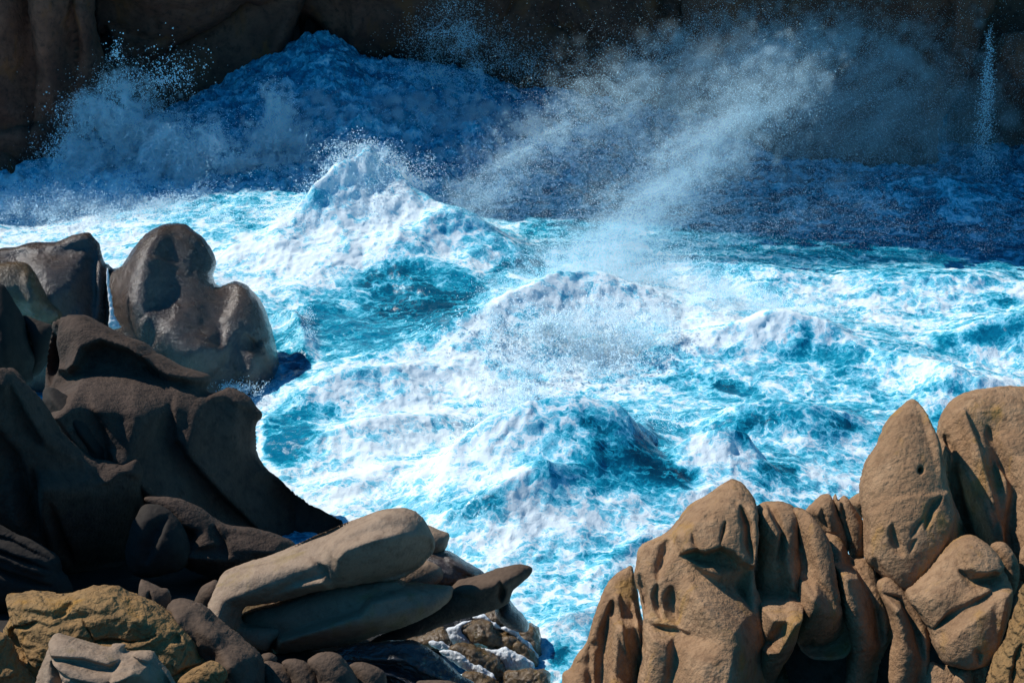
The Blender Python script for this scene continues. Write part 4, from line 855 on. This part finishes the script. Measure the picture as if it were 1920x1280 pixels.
spray('shaded blue plume of spray bursting against the cliff at the upper left', [
    (175,205,95,.55,.5,.6,.8),(235,165,95,.7,.55,.6,1),(150,270,95,.6,.9,.7,1.0),(215,235,95,1.2,1.0,.9,1.8),(270,230,95,1.0,.8,.9,1),(190,320,94,1.3,1.0,1,1.4),(130,340,93,1.0,.7,1,.8),(300,290,95,1.2,.9,1,1)], 75000, (.004, .026), swirl=.8, sfreq=.55, clump=.30, seed=3, mden=10, mn=2600, mr=0.2, rr=(0.13, 0.42), vox=0.10)
spray('rounded blue plume of spray in the middle of the shaded surf at the left', [
    (330,270,93,.8,.6,.7,1),(390,260,93,.7,.5,.7,.8),(300,330,93,1.0,.9,.9,1.2),(360,340,93,1.3,1.0,.9,1.4),(430,320,93,1.1,.9,.9,1.2),(460,370,92,1.2,.8,1,.9),(400,390,91,1.6,.7,1,.9)], 75000, (.004, .026), swirl=.8, sfreq=.55, clump=.30, seed=4, mden=10, mn=2600, mr=0.2, rr=(0.13, 0.42), vox=0.10)
spray('narrow peaked blue splash right of the rounded plume', [
    (515,205,94,.35,.6,.4,.8),(505,250,94,.6,.6,.5,1),(545,270,94,.6,.7,.5,1),(500,310,93.5,.8,.8,.7,1),(560,330,93.5,.9,.8,.7,1),(580,380,92,1.2,.7,.8,1)], 34000, (.004, .026), swirl=.75, sfreq=.7, clump=.30, seed=5, mden=12, mn=2600, mr=0.2, rr=(0.13, 0.42), vox=0.10)
spray('low white mist creeping over the sunlit foam behind the wet pinnacle', [
    (60,380,90,2.0,.35,1,1),(180,390,89.5,2.0,.4,1,1),(300,400,89,2.0,.4,1,1),(420,430,87,1.6,.4,1,1),(520,420,87.5,1.0,.4,.8,.6)], 45000, (.010, .025), swirl=.5, seed=6, mden=0.6)
spray('scattered big drops flung up in front of the dark cliff at the upper left', [
    (330,130,95,.8,.7,.3,1),(290,150,95,.8,.5,.3,1),(215,95,95,.25,.4,.3,.3),(110,230,95,.3,.8,.3,.5),(100,290,94,.5,.4,.3,.4)], 1500, (.014, .05), swirl=.5, clump=.42, cfreq=1.5, seed=8)
spray('soft blue mist over the shaded surge below the central cliff', [
    (620,240,97,2.2,.8,1,1),(720,220,98,2.2,.9,1,1),(830,230,98,2.2,.9,1,1),(930,240,97,2.0,.7,1,.8),(690,300,95,2.5,.7,1,.8),(860,300,95,2,.6,1,.6)], 20000, (.008, .025), swirl=.8, clump=.36, seed=9, mden=5)
spray('thin blue mist rising before the central cliff', [
    (845,60,101,.9,.9,.5,1),(870,100,101,1.6,.9,.5,1),(820,140,101,1.6,.5,.5,.7),(960,130,101,1.8,.8,.5,.5)], 14000, (.010, .022), swirl=.5, seed=10)
W = (3.2, 0.3, 1.5)
spray('long windblown streak of spray sweeping from the surf up across the dark cliff', 
    line([(870,400,84),(950,320,85),(1050,240,86.5),(1150,180,88),(1260,125,90),(1400,90,92),(1600,70,94),(1740,110,95)], 30, (.9, 2.4), (.7, 1.2), .8, (2.2, .5)), 75000, (.004, .016), swirl=.55, sfreq=.4, clump=.30, stretch=W, seed=12, mden=0.75)
spray('bright windblown streak of spray rising over the middle of the surf', 
    line([(1120,490,82),(1190,410,83),(1270,330,84),(1350,260,85),(1420,190,86),(1500,120,87)], 24, (1.2, 1.5), (.95, 1.1), .8, (1.6, .5)), 75000, (.004, .016), swirl=.5, sfreq=.45, clump=.28, stretch=W, seed=13, mden=0.95)
spray('thin veil of glittering drops in front of the great round cliff', [
    (1300,200,88,4.0,2.2,1.5,1),(1500,200,90,5.0,2.4,1.5,1.2),(1650,200,91,4.5,2.2,1.5,1.0),(1500,310,88,4,1.4,1.5,.8),(1200,330,86,3,1.6,1.2,.7),(1780,290,91,3,1.6,1,.45)], 130000, (.0035, .014), swirl=.8, sfreq=.3, clump=.30, stretch=W, seed=14, mden=0.22, rr=(0.4, 1.2), vox=0.2)
spray('fine drops raining on the dark blue water at the right', [
    (1450,400,84,4,.7,1.5,1),(1650,400,86,4,.6,1.5,1),(1850,420,86,3,.6,1.5,.8),(1300,430,82,3,.7,1.2,1),(1080,400,83,2,.8,1.2,.8)], 50000, (.004, .014), swirl=.6, stretch=W, seed=15)
spray('pale mist smoking off the long foaming crest in the middle of the picture', [
    (1060,500,79,1.3,.5,.8,1),(1150,490,80,1.5,.6,.8,1.3),(1230,520,79.5,1.6,.5,.8,1),(1330,560,77,1.8,.4,.8,.9),(980,560,77,1.0,.4,.7,.7),(1440,570,76,1.6,.35,.8,.5)], 40000, (.008, .02), swirl=.6, clump=.34, seed=16, mden=0.9)
spray('broad burst of spray hanging over the centre of the surf', [
    (900,650,72,.9,.5,.7,1),(990,620,72.5,1.0,.55,.7,1.2),(1080,640,72,1.0,.6,.7,1.3),(1170,620,72.5,.9,.7,.7,1),(1060,700,70.5,1.3,.55,.7,1.2),(1150,710,70.5,.8,.5,.7,.8),(940,710,70,1.0,.45,.7,.9),(1230,650,72,.5,.7,.5,.4)], 60000, (.007, .032), swirl=.65, sfreq=.7, clump=.38, cfreq=1.4, seed=17, mden=1.1)
spray('white burst of spray leaping from the breaking wave in the centre', [
    (990,780,64.5,.6,.5,.5,1.1),(930,840,63.5,.7,.4,.6,1.1),(860,880,62.5,.7,.35,.6,.9),(1040,830,64,.6,.45,.6,1),(1000,890,62.5,.7,.4,.6,.8)], 60000, (.007, .032), swirl=.6, sfreq=.9, clump=.37, cfreq=1.4, seed=18, mden=1.0)
spray('white burst of spray leaping beside the beak rock', [
    (1020,900,60.5,.5,.45,.5,1),(960,960,59,.7,.4,.6,1.1),(1060,960,59.5,.6,.4,.6,.9),(900,1000,58,.7,.3,.5,.8),(1130,950,60,.6,.35,.5,.7),(1010,1020,57.5,.7,.3,.5,.8),(1200,940,61,.6,.3,.5,.6)], 80000, (.007, .03), swirl=.5, sfreq=.9, clump=.36, cfreq=1.4, seed=19, mden=2.6)
spray('loose drops falling through the dark hollow of the curling wave', [
    (1130,820,63.5,.5,.5,.4,1),(1180,870,63,.6,.3,.4,.6),(1230,800,65,.6,.4,.4,.4),(1090,880,62.5,.4,.3,.4,.6)], 6000, (.009, .028), swirl=.4, clump=.36, cfreq=1.6, seed=20)
spray('white spray thrown from the tip of the highest breaking wave', [
    (660,325,85.5,.6,.5,.5,1.2),(700,310,85.5,.6,.45,.5,1),(620,370,84.5,.6,.5,.5,1),(740,340,85.5,.6,.4,.5,.7),(790,320,86,.8,.35,.5,.25),(580,420,83.5,.6,.4,.5,.8),(700,380,84,.8,.5,.5,.8),(640,280,86,.6,.3,.4,.2)], 34000, (.007, .026), swirl=.5, sfreq=.8, clump=.36, cfreq=1.4, seed=21)
spray('white spray on the breaking lip behind the biggest tan rock', [
    (1290,850,65.5,.5,.3,.4,1),(1360,850,65.5,.6,.35,.4,1.2),(1400,890,64.5,.4,.4,.4,.8),(1320,900,63.5,.6,.3,.4,.9),(1250,920,62.5,.5,.3,.4,.6)], 45000, (.008, .022), swirl=.4, sfreq=.9, clump=.34, cfreq=1.4, seed=22, mden=1.5)
spray('small splash around the foot of the tall wet pinnacle', [
    (505,745,68.5,.3,.15,.3,1),(450,730,68,.5,.15,.3,.6),(570,650,73,.25,.4,.3,.5),(560,600,75,.3,.2,.3,.4)], 7000, (.007, .024), swirl=.35, sfreq=1.5, clump=.38, cfreq=2, seed=23)
spray('thin thread of falling water before the black recess at the far right', 
    line([(1854,90,94),(1850,180,94),(1845,260,94),(1850,345,93)], 16, (.10, .40), (.6, .5), .15), 4200, (.010, .028), swirl=.15, sfreq=1.0, clump=.30, seed=24)
# ------------------------------------------------------------------ light
SUN = Vector((-0.62, 0.28, 0.73)).normalized()
sd = bpy.data.lights.new('sun', 'SUN'); sd.energy = 5.0; sd.angle = math.radians(0.5); sd.color = (1.0, 0.965, 0.90)
so = bpy.data.objects.new('sun', sd); COL.objects.link(so); so.rotation_euler = SUN.to_track_quat('Z', 'Y').to_euler(); so.location = (-40, 20, 60)
w = bpy.data.worlds.new('World'); scene.world = w; w.use_nodes = True
wn = w.node_tree; bg = wn.nodes['Background']
sky = wn.nodes.new('ShaderNodeTexSky'); sky.sky_type = 'NISHITA'; sky.sun_disc = False
sky.sun_elevation = math.asin(SUN.z); sky.sun_rotation = math.atan2(SUN.x, SUN.y)
sky.altitude = 0; sky.air_density = 1.0; sky.dust_density = 0.0; sky.ozone_density = 6.0
tint = wn.nodes.new('ShaderNodeMix'); tint.data_type = 'RGBA'; tint.blend_type = 'MULTIPLY'; tint.inputs[0].default_value = 1.0
tint.inputs[7].default_value = (0.26, 1.08, 1.30, 1)      # tints sky light bluer, less red, to deepen the blue of the shade
wn.links.new(sky.outputs[0], tint.inputs[6]); wn.links.new(tint.outputs[2], bg.inputs[0]); bg.inputs[1].default_value = 0.10
vs = scene.view_settings; vs.view_transform = 'Standard'; vs.look = 'None'; vs.gamma = 1.0; vs.use_curve_mapping = False
vs.exposure = -0.15
cy = scene.cycles
cy.max_bounces = 6; cy.diffuse_bounces = 1; cy.glossy_bounces = 2; cy.transmission_bounces = 3; cy.transparent_max_bounces = 8
cy.sample_clamp_indirect = 4.0; cy.sample_clamp_direct = 5.0; cy.caustics_reflective = False; cy.caustics_refractive = False
cy.use_denoising = True; cy.denoiser = 'OPENIMAGEDENOISE'; cy.denoising_input_passes = 'RGB_ALBEDO_NORMAL'
cy.volume_bounces = 3; cy.volume_step_rate = 3.5; cy.volume_max_steps = 128
